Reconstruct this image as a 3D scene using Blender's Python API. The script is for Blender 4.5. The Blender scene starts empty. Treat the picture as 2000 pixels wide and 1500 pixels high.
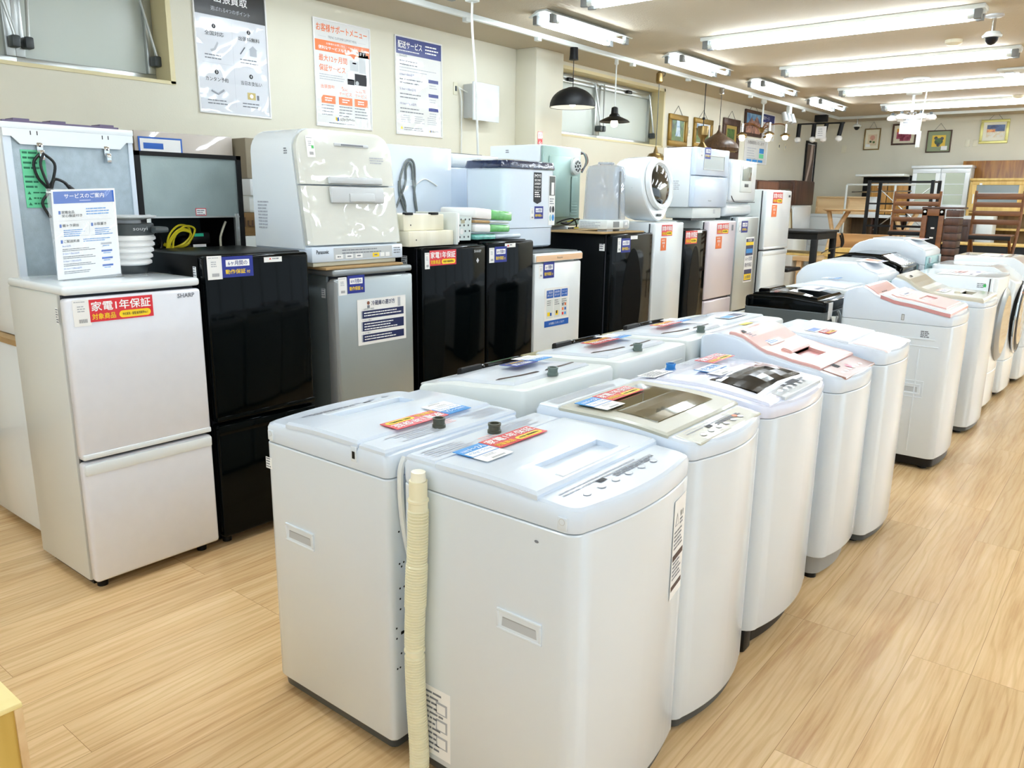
import bpy, bmesh, math, random
from math import sin, cos, pi, radians, sqrt
from mathutils import Vector, Matrix
random.seed(7)
S = bpy.context.scene
COL = S.collection

# ---------------------------------------------------------------- camera, world, exposure
def make_camera():
    yaw, pitch, roll = -0.672678, 0.230121, 0.0127587
    fw = Vector((sin(yaw)*cos(pitch), cos(yaw)*cos(pitch), -sin(pitch)))
    r0 = Vector((cos(yaw), -sin(yaw), 0)); u0 = r0.cross(fw)
    r = cos(roll)*r0 + sin(roll)*u0; u = -sin(roll)*r0 + cos(roll)*u0
    cd = bpy.data.cameras.new('camera'); cd.sensor_width = 36; cd.lens = 1542.77/2000*36
    cd.clip_start = .05; cd.clip_end = 60
    co = bpy.data.objects.new('camera', cd); COL.objects.link(co)
    m = Matrix.Identity(4)
    for i in range(3):
        m[i][0], m[i][1], m[i][2] = r[i], u[i], -fw[i]
    m[0][3], m[1][3], m[2][3] = 0, 0, 1.5
    co.matrix_world = m
    S.camera = co
make_camera()
W = bpy.data.worlds.new('world'); S.world = W; W.use_nodes = True
W.node_tree.nodes['Background'].inputs[0].default_value = (.74, .88, 1, 1)
W.node_tree.nodes['Background'].inputs[1].default_value = 1.35
S.view_settings.view_transform = 'Standard'; S.view_settings.look = 'None'
S.view_settings.exposure = 0.40; S.view_settings.gamma = 1.0
S.view_settings.use_curve_mapping = False
S.cycles.max_bounces = 9; S.cycles.diffuse_bounces = 5; S.cycles.glossy_bounces = 4
S.cycles.caustics_reflective = False; S.cycles.caustics_refractive = False
TUBE_W = 28.0          # emission strength of the fluorescent tubes

# ---------------------------------------------------------------- materials
MATS = {}
def srgb(c):
    return tuple(((x/255)/12.92 if x/255 <= .04045 else ((x/255+.055)/1.055)**2.4) for x in c) + (1,)
def mat(name, rgb, rough=.5, metal=0, coat=0, spec=.5, film=0, fscale=6, bump=0, bscale=200, alpha=1, trans=0, emit=0, var=0, vscale=8):
    if name in MATS: return MATS[name]
    m = bpy.data.materials.new(name); m.use_nodes = True
    nt = m.node_tree; b = nt.nodes['Principled BSDF']; L = nt.links
    b.inputs['Base Color'].default_value = srgb(rgb)
    b.inputs['Roughness'].default_value = rough; b.inputs['Metallic'].default_value = metal
    b.inputs['Specular IOR Level'].default_value = spec
    b.inputs['Alpha'].default_value = alpha
    b.inputs['Transmission Weight'].default_value = trans
    def tc():
        t = nt.nodes.new('ShaderNodeTexCoord'); return t.outputs['Object']
    def noise(sc, det=2, dist=0, vec=None):
        n = nt.nodes.new('ShaderNodeTexNoise'); n.inputs['Scale'].default_value = sc
        n.inputs['Detail'].default_value = det; n.inputs['Distortion'].default_value = dist
        L.new(vec or tc(), n.inputs['Vector']); return n.outputs['Fac']
    if coat or film:
        b.inputs['Coat Weight'].default_value = coat or 1; b.inputs['Coat Roughness'].default_value = .03
        if film:
            bp = nt.nodes.new('ShaderNodeBump'); bp.inputs['Strength'].default_value = film
            bp.inputs['Distance'].default_value = .02
            L.new(noise(fscale, 1.5, .6), bp.inputs['Height']); L.new(bp.outputs[0], b.inputs['Coat Normal'])
    if bump:
        bp = nt.nodes.new('ShaderNodeBump'); bp.inputs['Strength'].default_value = bump
        bp.inputs['Distance'].default_value = .004
        L.new(noise(bscale, 3), bp.inputs['Height']); L.new(bp.outputs[0], b.inputs['Normal'])
    if var:
        rp = nt.nodes.new('ShaderNodeValToRGB')
        c = srgb(rgb); d = tuple(x*(1-var) for x in c[:3])+(1,)
        rp.color_ramp.elements[0].color = d; rp.color_ramp.elements[1].color = c
        rp.color_ramp.elements[0].position = .35; rp.color_ramp.elements[1].position = .65
        L.new(noise(vscale, 4), rp.inputs[0]); L.new(rp.outputs[0], b.inputs['Base Color'])
    if emit:
        b.inputs['Emission Color'].default_value = srgb(rgb); b.inputs['Emission Strength'].default_value = emit
    MATS[name] = m; return m

def wood(name, c1, c2, axis='Y', scale=6, stretch=.08, rough=.45, ring=.5):
    if name in MATS: return MATS[name]
    m = bpy.data.materials.new(name); m.use_nodes = True
    nt = m.node_tree; b = nt.nodes['Principled BSDF']; L = nt.links
    t = nt.nodes.new('ShaderNodeTexCoord'); mp = nt.nodes.new('ShaderNodeMapping')
    s = {'X': (stretch, 1, 1), 'Y': (1, stretch, 1), 'Z': (1, 1, stretch)}[axis]
    mp.inputs['Scale'].default_value = tuple(x*scale for x in s)
    L.new(t.outputs['Object'], mp.inputs[0])
    n = nt.nodes.new('ShaderNodeTexNoise'); n.inputs['Scale'].default_value = 2.2; n.inputs['Detail'].default_value = 7
    n.inputs['Distortion'].default_value = ring
    L.new(mp.outputs[0], n.inputs['Vector'])
    r = nt.nodes.new('ShaderNodeValToRGB'); r.color_ramp.elements[0].color = srgb(c1); r.color_ramp.elements[1].color = srgb(c2)
    r.color_ramp.elements[0].position = .32; r.color_ramp.elements[1].position = .68
    L.new(n.outputs['Fac'], r.inputs[0]); L.new(r.outputs[0], b.inputs['Base Color'])
    b.inputs['Roughness'].default_value = rough
    MATS[name] = m; return m

def floor_mat():
    m = bpy.data.materials.new('oak_vinyl_planks'); m.use_nodes = True
    nt = m.node_tree; b = nt.nodes['Principled BSDF']; L = nt.links; N = nt.nodes.new
    t = N('ShaderNodeTexCoord')
    mp = N('ShaderNodeMapping'); mp.inputs['Rotation'].default_value = (0, 0, radians(90))
    mp.inputs['Location'].default_value = (.31, .07, 0)
    L.new(t.outputs['Object'], mp.inputs[0])
    def brick(c1, c2, mort):
        k = N('ShaderNodeTexBrick'); k.offset = .37; k.offset_frequency = 3; k.squash = 1
        k.inputs['Scale'].default_value = 1; k.inputs['Brick Width'].default_value = 1.22
        k.inputs['Row Height'].default_value = .182; k.inputs['Mortar Size'].default_value = .0008
        k.inputs['Mortar Smooth'].default_value = .3; k.inputs['Bias'].default_value = 0
        k.inputs['Color1'].default_value = c1; k.inputs['Color2'].default_value = c2; k.inputs['Mortar'].default_value = mort
        L.new(mp.outputs[0], k.inputs['Vector']); return k
    k = brick((0, 0, 0, 1), (1, 1, 1, 1), (.5, .5, .5, 1))
    # grain: stretched along Y, shifted per plank
    cx = N('ShaderNodeCombineXYZ'); mul = N('ShaderNodeMath'); mul.operation = 'MULTIPLY'; mul.inputs[1].default_value = 37
    L.new(k.outputs['Color'], mul.inputs[0]); L.new(mul.outputs[0], cx.inputs[0]); L.new(mul.outputs[0], cx.inputs[2])
    ad = N('ShaderNodeVectorMath'); ad.operation = 'ADD'; L.new(t.outputs['Object'], ad.inputs[0]); L.new(cx.outputs[0], ad.inputs[1])
    m2 = N('ShaderNodeMapping'); m2.inputs['Scale'].default_value = (8, .42, 8); L.new(ad.outputs[0], m2.inputs[0])
    n = N('ShaderNodeTexNoise'); n.inputs['Scale'].default_value = 1.6; n.inputs['Detail'].default_value = 9
    n.inputs['Roughness'].default_value = .6; n.inputs['Distortion'].default_value = .7
    L.new(m2.outputs[0], n.inputs['Vector'])
    m3 = N('ShaderNodeMapping'); m3.inputs['Scale'].default_value = (70, 2.2, 70); L.new(ad.outputs[0], m3.inputs[0])
    n2 = N('ShaderNodeTexNoise'); n2.inputs['Scale'].default_value = 2; n2.inputs['Detail'].default_value = 5; L.new(m3.outputs[0], n2.inputs['Vector'])
    r = N('ShaderNodeValToRGB'); e = r.color_ramp.elements
    e[0].position = .27; e[0].color = srgb((204, 162, 112)); e[1].position = .66; e[1].color = srgb((238, 206, 158))
    x = e.new(.45); x.color = srgb((226, 190, 140))
    mx = N('ShaderNodeMath'); mx.operation = 'MULTIPLY_ADD'; mx.inputs[1].default_value = .42
    L.new(n2.outputs['Fac'], mx.inputs[0]); 
    sb = N('ShaderNodeMath'); sb.operation = 'SUBTRACT'; sb.inputs[1].default_value = .21; L.new(n.outputs['Fac'], sb.inputs[0]); L.new(sb.outputs[0], mx.inputs[2])
    L.new(mx.outputs[0], r.inputs[0])
    tint = N('ShaderNodeMix'); tint.data_type = 'RGBA'; tint.blend_type = 'MULTIPLY'; tint.inputs[0].default_value = 1
    tr = N('ShaderNodeValToRGB'); tr.color_ramp.elements[0].color = (.88, .87, .85, 1); tr.color_ramp.elements[1].color = (1.0, 1.0, 1.0, 1)
    L.new(k.outputs['Color'], tr.inputs[0]); L.new(r.outputs[0], tint.inputs[6]); L.new(tr.outputs[0], tint.inputs[7])
    mw = N('ShaderNodeMapping'); mw.inputs['Scale'].default_value = (1, .11, 1); L.new(ad.outputs[0], mw.inputs[0])
    wv = N('ShaderNodeTexWave'); wv.wave_type = 'BANDS'; wv.bands_direction = 'X'; wv.inputs['Scale'].default_value = 10
    wv.inputs['Distortion'].default_value = 16; wv.inputs['Detail'].default_value = 3.5; wv.inputs['Detail Scale'].default_value = .8; wv.inputs['Detail Roughness'].default_value = .55
    L.new(mw.outputs[0], wv.inputs['Vector'])
    wr = N('ShaderNodeValToRGB'); we = wr.color_ramp.elements; we[0].position = .0; we[0].color = (.80, .73, .63, 1); we[1].position = .36; we[1].color = (1, 1, 1, 1)
    L.new(wv.outputs['Fac'], wr.inputs[0])
    wm = N('ShaderNodeMix'); wm.data_type = 'RGBA'; wm.blend_type = 'MULTIPLY'; L.new(n.outputs['Fac'], wm.inputs[0]); L.new(tint.outputs[2], wm.inputs[6]); L.new(wr.outputs[0], wm.inputs[7])
    jm = N('ShaderNodeMix'); jm.data_type = 'RGBA'; jm.blend_type = 'MIX'
    L.new(k.outputs['Fac'], jm.inputs[0]); L.new(wm.outputs[2], jm.inputs[6]); jm.inputs[7].default_value = srgb((160, 122, 80))
    L.new(jm.outputs[2], b.inputs['Base Color'])
    b.inputs['Roughness'].default_value = .26
    bp = N('ShaderNodeBump'); bp.inputs['Strength'].default_value = .12; bp.inputs['Distance'].default_value = .002
    L.new(n2.outputs['Fac'], bp.inputs['Height']); L.new(bp.outputs[0], b.inputs['Normal'])
    return m

white = mat('white_plastic', (220, 229, 237), .22, coat=.3)
whiteW = mat('white_enamel', (230, 237, 241), .16, coat=.5)
cool = mat('cool_white_plastic', (217, 228, 241), .2, coat=.4)
shiny = mat('film_covered_white', (214, 222, 232), .3, coat=.45, film=.12, fscale=5)
cream = mat('cream_plastic', (232, 228, 205), .35)
offw = mat('off_white_plastic', (222, 228, 226), .3)
lgrey = mat('light_grey_plastic', (196, 200, 202), .35)
grey = mat('grey_plastic', (128, 130, 130), .45)
dgrey = mat('dark_grey_plastic', (62, 68, 70), .4)
black = mat('black_plastic', (9, 9, 10), .4, spec=.3)
matblk = mat('matt_black', (14, 15, 17), .5, spec=.3)
ink = mat('black_ink', (30, 32, 38), .6)
gink = mat('grey_ink', (120, 124, 132), .6)
link = mat('light_grey_ink', (176, 180, 188), .6)
gap = mat('shadow_gap_rubber', (40, 42, 50), .6)
blackg = mat('black_glass_door', (2, 5, 6), .06, spec=.12)
blackf = mat('film_covered_black', (2, 5, 6), .07, spec=.12)
blkside = mat('black_steel_side', (3, 5, 6), .3, spec=.12)
silver = mat('silver_door', (172, 180, 182), .3, metal=.55, coat=.3)
silvers = mat('silver_side', (128, 138, 140), .35, metal=.5)
galv = mat('galvanised_steel', (178, 194, 204), .4, metal=.4, bump=.25, bscale=240, var=.12, vscale=30)
galvg = mat('zinc_panel', (160, 176, 176), .36, metal=.45, bump=.2, bscale=260, var=.1, vscale=9)
mint = mat('mint_steel', (158, 184, 178), .34, metal=.5)
paper = mat('white_paper', (243, 243, 242), .5)
bright = mat('white_ink', (255, 255, 255), .4)
red = mat('red_ink', (222, 18, 34), .4)
rfilm = mat('red_card', (220, 20, 36), .35, coat=.6)
blue = mat('royal_blue_ink', (22, 40, 140), .4)
lblue = mat('sky_blue_ink', (40, 140, 214), .4)
mblue = mat('mid_blue_ink', (16, 92, 186), .4)
navy = mat('navy_ink', (14, 30, 84), .4)
yellow = mat('yellow_ink', (250, 214, 20), .4)
orange = mat('orange_ink', (238, 116, 50), .4)
green = mat('green_label', (104, 206, 156), .5)
dgreen = mat('dark_green_ink', (30, 110, 80), .5)
lpink = mat('pale_pink_ink', (246, 200, 196), .5)
pink = mat('rose_plastic', (220, 172, 164), .3, coat=.3, film=.03, fscale=5)
pinkd = mat('deep_rose_plastic', (204, 142, 142), .25, coat=.5)
pinkp = mat('rose_brown_panel', (160, 124, 112), .3, coat=.2)
beige = mat('beige_plastic', (204, 198, 180), .28, coat=.6)
olive = mat('olive_glass', (124, 116, 88), .06, coat=1)
taupe = mat('taupe_metallic', (178, 176, 158), .34, coat=.3, film=.04, fscale=6)
smoke = mat('smoked_window', (4, 4, 5), .08, spec=.12, coat=.22, film=.08, fscale=3)
chrome = mat('chrome', (210, 212, 214), .12, metal=1)
alum = mat('aluminium', (190, 194, 192), .32, metal=.85)
brass = mat('brass', (138, 114, 70), .3, metal=.8)
gold = mat('gilt_frame', (138, 108, 40), .35, metal=.6, bump=.5, bscale=120)
clear = mat('clear_acrylic', (240, 246, 250), .03, alpha=.16)
clearb = mat('smoky_clear_dome', (168, 180, 196), .04, alpha=.46)
glassw = mat('frosted_glass', (206, 214, 206), .3)
hosem = mat('ivory_hose', (234, 228, 196), .4)
cordw = mat('white_cord', (226, 228, 224), .45)
cordg = mat('grey_cord', (112, 118, 118), .45)
cordb = mat('black_cord', (14, 14, 16), .4)
yell = mat('yellow_wire', (222, 206, 40), .4)
card = mat('cardboard', (178, 146, 100), .8, var=.12)
cardb = mat('brown_cardboard', (122, 92, 52), .8, var=.1)
greige = mat('greige_board', (196, 186, 176), .45, film=.12, fscale=4)
taupeb = mat('taupe_box', (142, 132, 112), .7)
wallm = mat('cream_wall_paint', (228, 224, 206), .7, bump=.1, bscale=90, var=.045, vscale=1.1)
ceilm = mat('ceiling_board', (192, 182, 162), .85, bump=.7, bscale=75, var=.06, vscale=.7)
trimm = mat('cream_trim_paint', (226, 214, 170), .5)
tubem = mat('fluorescent_tube', (236, 246, 255), .3, emit=TUBE_W)
bulbm = mat('lit_bulb', (255, 236, 206), .3, emit=9)
bulbo = mat('white_bulb', (240, 240, 238), .25, coat=.5)
teal = mat('teal_steel', (150, 186, 188), .35, metal=.4)
oak = wood('pale_oak', (206, 170, 122), (232, 204, 160), 'X')
oaky = wood('yellow_oak', (206, 170, 96), (226, 196, 122), 'Z')
pinew = wood('pale_laminate', (214, 176, 126), (236, 208, 162), 'X', 4)
teak = wood('teak_slat', (96, 56, 26), (132, 84, 42), 'X')
walnut = wood('dark_walnut', (52, 32, 24), (84, 54, 40), 'Z')
plank = wood('orange_plank', (120, 72, 22), (178, 122, 52), 'Z', 5, .12, .35, 1.5)
creamw = wood('cream_pine', (226, 220, 196), (240, 236, 218), 'Z', 5, .1, .5)
knobwood = wood('turned_wood', (56, 40, 28), (98, 72, 50), 'Z', 20, .1, .35)

# ---------------------------------------------------------------- geometry builder
FONT = {}
def glyphs(s):
    k = s
    if k not in FONT:
        c = bpy.data.curves.new('t', 'FONT'); c.body = s; c.resolution_u = 2
        o = bpy.data.objects.new('t', c); COL.objects.link(o)
        bpy.context.view_layer.update()
        dg = bpy.context.evaluated_depsgraph_get()
        me = bpy.data.meshes.new_from_object(o.evaluated_get(dg))
        v = [(p.co.x, p.co.y) for p in me.vertices]; f = [tuple(p.vertices) for p in me.polygons]
        bpy.data.objects.remove(o); bpy.data.curves.remove(c); bpy.data.meshes.remove(me)
        FONT[k] = (v, f)
    return FONT[k]

class Fr:                      # a flat frame: corner o, unit axes u (right), v (up), n (out)
    def __init__(s, o, u, v):
        s.o = Vector(o); s.u = Vector(u).normalized(); s.v = Vector(v).normalized(); s.n = s.u.cross(s.v).normalized()
    def at(s, x, y, z=0): return s.o + s.u*x + s.v*y + s.n*z
    def sub(s, x, y, z=0): return Fr(s.at(x, y, z), s.u, s.v)

class G:
    def __init__(s): s.v = []; s.f = []; s.m = []; s.mats = []
    def mi(s, m):
        if m not in s.mats: s.mats.append(m)
        return s.mats.index(m)
    def add(s, vs, fs, m):
        b = len(s.v); i = s.mi(m); s.v += [tuple(p) for p in vs]
        for f in fs: s.f.append(tuple(b+k for k in f)); s.m.append(i)
        return s
    def box(s, x0, x1, y0, y1, z0, z1, m, r=0, seg=2):
        if x0 > x1: x0, x1 = x1, x0
        if y0 > y1: y0, y1 = y1, y0
        if z0 > z1: z0, z1 = z1, z0
        if r <= 0:
            vs = [(x, y, z) for z in (z0, z1) for y in (y0, y1) for x in (x0, x1)]
            return s.add(vs, [(0, 2, 3, 1), (4, 5, 7, 6), (0, 1, 5, 4), (2, 6, 7, 3), (0, 4, 6, 2), (1, 3, 7, 5)], m)
        r = min(r, (x1-x0)*.49, (y1-y0)*.49, (z1-z0)*.49)
        bm = bmesh.new(); bmesh.ops.create_cube(bm, size=1)
        for q in bm.verts:
            q.co = Vector(((x0+x1)/2+q.co.x*(x1-x0), (y0+y1)/2+q.co.y*(y1-y0), (z0+z1)/2+q.co.z*(z1-z0)))
        bmesh.ops.bevel(bm, geom=bm.edges[:], offset=r, segments=seg, affect='EDGES', profile=.5)
        bm.verts.index_update()
        s.add([q.co for q in bm.verts], [[q.index for q in f.verts] for f in bm.faces], m); bm.free(); return s
    def obox(s, fr, x0, x1, y0, y1, z0, z1, m, r=0, seg=2):      # box in a frame
        g = G(); g.box(x0, x1, y0, y1, z0, z1, m, r, seg)
        return s.add([fr.at(*p) for p in g.v], g.f, m)
    def rect(s, fr, x, y, w, h, m, lift=.0006):
        return s.add([fr.at(x, y, lift), fr.at(x+w, y, lift), fr.at(x+w, y+h, lift), fr.at(x, y+h, lift)], [(0, 1, 2, 3)], m)
    def poly(s, pts, m): return s.add(pts, [tuple(range(len(pts)))], m)
    def fpoly(s, fr, pts, m, lift=.0006): return s.poly([fr.at(a, b, lift) for a, b in pts], m)
    def disc(s, fr, x, y, r, m, lift=.0006, n=20, ry=None):
        return s.fpoly(fr, [(x+r*cos(2*pi*i/n), y+(ry or r)*sin(2*pi*i/n)) for i in range(n)], m, lift)
    def text(s, fr, t, x, y, h, m, w=None, bold=.0, lift=.001, al='L', maxw=None):
        v, f = glyphs(t)
        if not v: return s
        x0 = min(p[0] for p in v); x1 = max(p[0] for p in v); y0 = min(p[1] for p in v); y1 = max(p[1] for p in v)
        sy = h/max(y1-y0, 1e-6) if len(t) > 0 else h
        sx = sy
        if w: sx = w/(x1-x0)
        elif maxw and sx*(x1-x0) > maxw: sx = maxw/(x1-x0)
        W_ = sx*(x1-x0); ox = {'L': 0, 'C': -W_/2, 'R': -W_}[al]
        k = bold*sy*.55
        for i, (dx, dy) in enumerate(((0, 0),) if not bold else ((-k, 0), (k, 0), (0, k), (0, -k))):
            s.add([fr.at(x+ox+(a-x0)*sx+dx, y+(b-y0)*sy+dy, lift+.00012*i) for a, b in v], f, m)
        return s
    def lines(s, fr, x, y, w, n, dy, h, m, lift=.0007):     # rows of print too small to read
        for i in range(n):
            a = x; end = x+w*random.uniform(.7, 1)
            while a < end-h:
                l = random.uniform(.8, 4)*h*1.3; l = min(l, end-a)
                s.rect(fr, a, y-i*dy, l, h, m, lift); a += l+h*.45
        return s
    def loft(s, rings, m, cap0=False, cap1=False, closed=True):
        b = len(s.v); n = len(rings[0]); i = s.mi(m)
        for r in rings: s.v += [tuple(p) for p in r]
        for k in range(len(rings)-1):
            for j in range(n if closed else n-1):
                j2 = (j+1) % n
                s.f.append((b+k*n+j, b+k*n+j2, b+(k+1)*n+j2, b+(k+1)*n+j)); s.m.append(i)
        if cap0: s.f.append(tuple(b+j for j in reversed(range(n)))); s.m.append(i)
        if cap1: s.f.append(tuple(b+(len(rings)-1)*n+j for j in range(n))); s.m.append(i)
        return s
    def strips(s, ring, m):          # cap for a mirrored loop
        n = len(ring)
        return s.add(ring, [(i+1, i, n-1-i, n-2-i) for i in range(n//2-1)], m)
    def tube(s, pts, r, m, n=8, caps=True):
        pts = [Vector(p) for p in pts]; rings = []; up = None
        rr = r if isinstance(r, (list, tuple)) else [r]*len(pts)
        for i, p in enumerate(pts):
            t = (pts[min(i+1, len(pts)-1)]-pts[max(i-1, 0)])
            if t.length < 1e-9: t = Vector((0, 0, 1))
            t.normalize()
            if up is None:
                up = Vector((0, 0, 1)) if abs(t.z) < .9 else Vector((1, 0, 0))
            a = t.cross(up)
            if a.length < 1e-6: a = t.cross(Vector((0, 1, 0)))
            a.normalize(); b = t.cross(a).normalized(); up = -b if False else (a.cross(t)).normalized()
            rings.append([p+a*rr[i]*cos(2*pi*k/n)+up*rr[i]*sin(2*pi*k/n) for k in range(n)])
        # wind outward
        return s.loft([list(q) for q in rings], m, caps, caps)
    def cyl(s, p0, p1, r0, m, r1=None, n=20, caps=True):
        return s.tube([p0, p1], [r0, r0 if r1 is None else r1], m, n, caps)
    def lathe(s, prof, c, m, n=28, axis='Z', caps=True):   # prof: (radius, height) pairs
        rings = []
        for r, h in prof:
            ring = []
            for k in range(n):
                a, b = r*cos(2*pi*k/n), r*sin(2*pi*k/n)
                ring.append({'Z': (c[0]+a, c[1]+b, c[2]+h), 'X': (c[0]+h, c[1]+a, c[2]+b), 'Y': (c[0]+b, c[1]+h, c[2]+a)}[axis])
            rings.append(ring)
        return s.loft(rings, m, caps, caps)
    def prism(s, fr, pts, d, m):      # outline extruded from lift 0 to d
        n = len(pts)
        return s.loft([[fr.at(a, b, 0) for a, b in pts], [fr.at(a, b, d) for a, b in pts]], m, True, True)
    def frame(s, fr, w, h, t, d, m, r=.0):       # picture-frame moulding round a w x h opening-included panel
        s.obox(fr, 0, w, 0, t, 0, d, m, r); s.obox(fr, 0, w, h-t, h, 0, d, m, r)
        s.obox(fr, 0, t, t, h-t, 0, d, m, r); s.obox(fr, w-t, w, t, h-t, 0, d, m, r); return s

def build(name, g, root=None, world=True, kind=None, label=None, ang=32):
    me = bpy.data.meshes.new(name)
    off = Vector((0, 0, 0))
    q = root
    while world and q is not None:
        off = off+q.location; q = q.parent
    me.from_pydata([(p[0]-off.x, p[1]-off.y, p[2]-off.z) for p in g.v], [], g.f)
    for m in g.mats: me.materials.append(m)
    me.polygons.foreach_set('material_index', g.m)
    me.polygons.foreach_set('use_smooth', [True]*len(g.f))
    bm = bmesh.new(); bm.from_mesh(me); bmesh.ops.recalc_face_normals(bm, faces=[f for f in bm.faces if len(f.edges) and any(len(e.link_faces) > 1 for e in f.edges)]); bm.to_mesh(me); bm.free()
    me.set_sharp_from_angle(angle=radians(ang)); me.update()
    o = bpy.data.objects.new(name, me); COL.objects.link(o)
    if root is not None: o.parent = root
    if kind: o['kind'] = kind
    if label: o['label'] = label
    return o
def thing(name, label, cat, loc=(0, 0, 0), rz=0, group=None):
    o = bpy.data.objects.new(name, None); COL.objects.link(o); o.empty_display_size = .1
    o.location = loc; o.rotation_euler = (0, 0, rz); o['label'] = label; o['category'] = cat
    if group: o['group'] = group
    return o
def one(name, g, label, cat, group=None, kind=None):      # a thing that is one mesh; origin at its base
    xs = [p[0] for p in g.v]; ys = [p[1] for p in g.v]; zs = [p[2] for p in g.v]
    c = Vector(((min(xs)+max(xs))/2, (min(ys)+max(ys))/2, min(zs)))
    g.v = [(p[0]-c.x, p[1]-c.y, p[2]-c.z) for p in g.v]
    o = build(name, g); o.location = c; o['label'] = label; o['category'] = cat
    if group: o['group'] = group
    if kind: o['kind'] = kind
    return o
def copy_tree(o, parent=None):
    c = o.copy(); COL.objects.link(c)
    if parent is not None: c.parent = parent
    for ch in list(o.children): copy_tree(ch, c)
    return c
def smooth(pts, k=6):             # Catmull-Rom through points
    P = [Vector(p) for p in pts]; out = []
    for i in range(len(P)-1):
        a, b, c, d = P[max(i-1, 0)], P[i], P[i+1], P[min(i+2, len(P)-1)]
        for j in range(k):
            t = j/k
            out.append(.5*((2*b)+(c-a)*t+(2*a-5*b+4*c-d)*t*t+(3*b-a-3*c+d)*t**3))
    out.append(P[-1]); return out

# faces that look to +X (toward the aisle): u=+Y, v=+Z
def FX(x, y, z): return Fr((x, y, z), (0, 1, 0), (0, 0, 1))
def FY(x, y, z): return Fr((x, y, z), (1, 0, 0), (0, 0, 1))      # looks to -Y
# ---------------------------------------------------------------- the room (x: aisle side +, y: depth, z: up)
XW, YB, ZC, XR, YF = -5.5, 16.45, 3.02, 5.2, -3.2
def struct(name, g, root=None):
    return build(name, g, root, kind='structure')
flo = floor_mat()
g = G(); g.box(XW-.3, XR+.1, YF-.1, YB+.1, -.1, 0, flo); struct('floor', g)
g = G(); g.box(XW-.3, XR+.1, YF-.1, YB+.1, ZC, ZC+.1, ceilm); struct('ceiling', g)
WIN = [(.33, 3.09, 2.25, 2.97), (7.4, 10.17, 2.22, 2.98)]
g = G()
ys = [YF-.1, WIN[0][0], WIN[0][1], WIN[1][0], WIN[1][1], YB+.1]
for i in range(5):
    if i % 2 == 0: g.box(XW-.3, XW, ys[i], ys[i+1], 0, ZC, wallm)
    else:
        w = WIN[i//2]
        g.box(XW-.3, XW, w[0], w[1], 0, w[2], wallm); g.box(XW-.3, XW, w[0], w[1], w[3], ZC, wallm)
struct('wall_left', g)
g = G(); g.box(XW, XR, YB, YB+.1, 0, ZC, wallm); struct('wall_back', g)
g = G(); g.box(XR, XR+.1, YF, YB, 0, .35, wallm); g.box(XR, XR+.1, YF, YB, 2.75, ZC, wallm); g.box(XR, XR+.1, YF, -2.8, .35, 2.75, wallm); g.box(XR, XR+.1, 16.2, YB, .35, 2.75, wallm); struct('wall_right', g)  # unseen wall, opening added to let in cool sky light
g = G(); g.box(XW, XR, YF-.1, YF, 0, .35, wallm); g.box(XW, XR, YF-.1, YF, 2.75, ZC, wallm); g.box(XW, -4.2, YF-.1, YF, .35, 2.75, wallm); g.box(4.6, XR, YF-.1, YF, .35, 2.75, wallm); struct('wall_front', g)  # opened up likewise, for daylight from behind the camera
for k, (n, fr, w) in enumerate(((3, Fr((XR+.02, -2.8, .35), (0, 1, 0), (0, 0, 1)), 19.0), (4, Fr((-4.2, YF-.02, .35), (1, 0, 0), (0, 0, 1)), 8.8))):      # glazing bars of made-up window openings, added to let in cool daylight
    g = G(); m = int(w/1.45)
    for q in range(m+1): g.obox(fr, q*w/m-.025, q*w/m+.025, 0, 2.4, -.03, .03, alum)
    g.obox(fr, 0, w, 0, .05, -.03, .03, alum); g.obox(fr, 0, w, 2.35, 2.4, -.03, .03, alum); struct('window_%d' % n, g)
g = G(); g.box(XW+.001, -5.23, 6.9, 7.385, 0, ZC, wallm, .006); struct('pillar', g)
g = G(); g.box(XW, XW+.012, YF, 6.9, 0, .06, taupeb); g.box(XW, XW+.012, 7.385, YB, 0, .06, taupeb); struct('baseboard_left', g)
g = G(); g.box(XW, XR, YB-.012, YB, 0, .06, taupeb); struct('baseboard_back', g)
for i, (a, b, c, d) in enumerate(WIN):
    r = bpy.data.objects.new('window_%d' % (i+1), None); COL.objects.link(r); r.location = (XW, (a+b)/2, c); r['kind'] = 'structure'
    g = G(); t = .035       # painted reveal and trim
    g.box(XW-.28, XW+.008, a, b, c-.005, c+t*.5, trimm); g.box(XW-.28, XW+.008, b-t, b, c, d, trimm)
    g.box(XW-.28, XW+.008, a, a+t, c, d, trimm); g.box(XW-.28, XW+.008, a, b, d-t, d, trimm)
    build('reveal', g, r)
    n = 3 if i == 0 else 2; a2, b2, c2, d2 = a+t, b-t, c+t*.5, d-t
    sw = (b2-a2)/n
    for k in range(n):
        y0, y1 = a2+k*sw, a2+(k+1)*sw
        fr = FX(XW-.235, y0, c2)
        g = G(); g.frame(fr, sw, d2-c2, .055, .05, alum, .004)
        g.obox(fr, sw*.02, sw*.98, d2-c2-.10, d2-c2-.055, .0, .075, alum, .004)
        sa = build('sash', g, r)
        g = G(); g.rect(fr, .05, .05, sw-.1, d2-c2-.1, glassw, .018); build('pane', g, sa)
        g = G()              # stay arm beside the sash and its catch
        for yy in (sw-.11, .10):
            g.tube([fr.at(yy, d2-c2-.04, .075), fr.at(yy+(.09 if yy > .5 else -.045), .17, .115)], .011, alum, 8)
            g.obox(fr, yy+(.065 if yy > .5 else -.07), yy+(.115 if yy > .5 else -.02), .10, .17, .06, .135, dgrey, .01)
        build('stay', g, r)
        g = G(); g.obox(fr, sw*.46, sw*.54, d2-c2-.09, d2-c2-.05, .07, .11, black, .006); build('latch', g, r)

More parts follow.
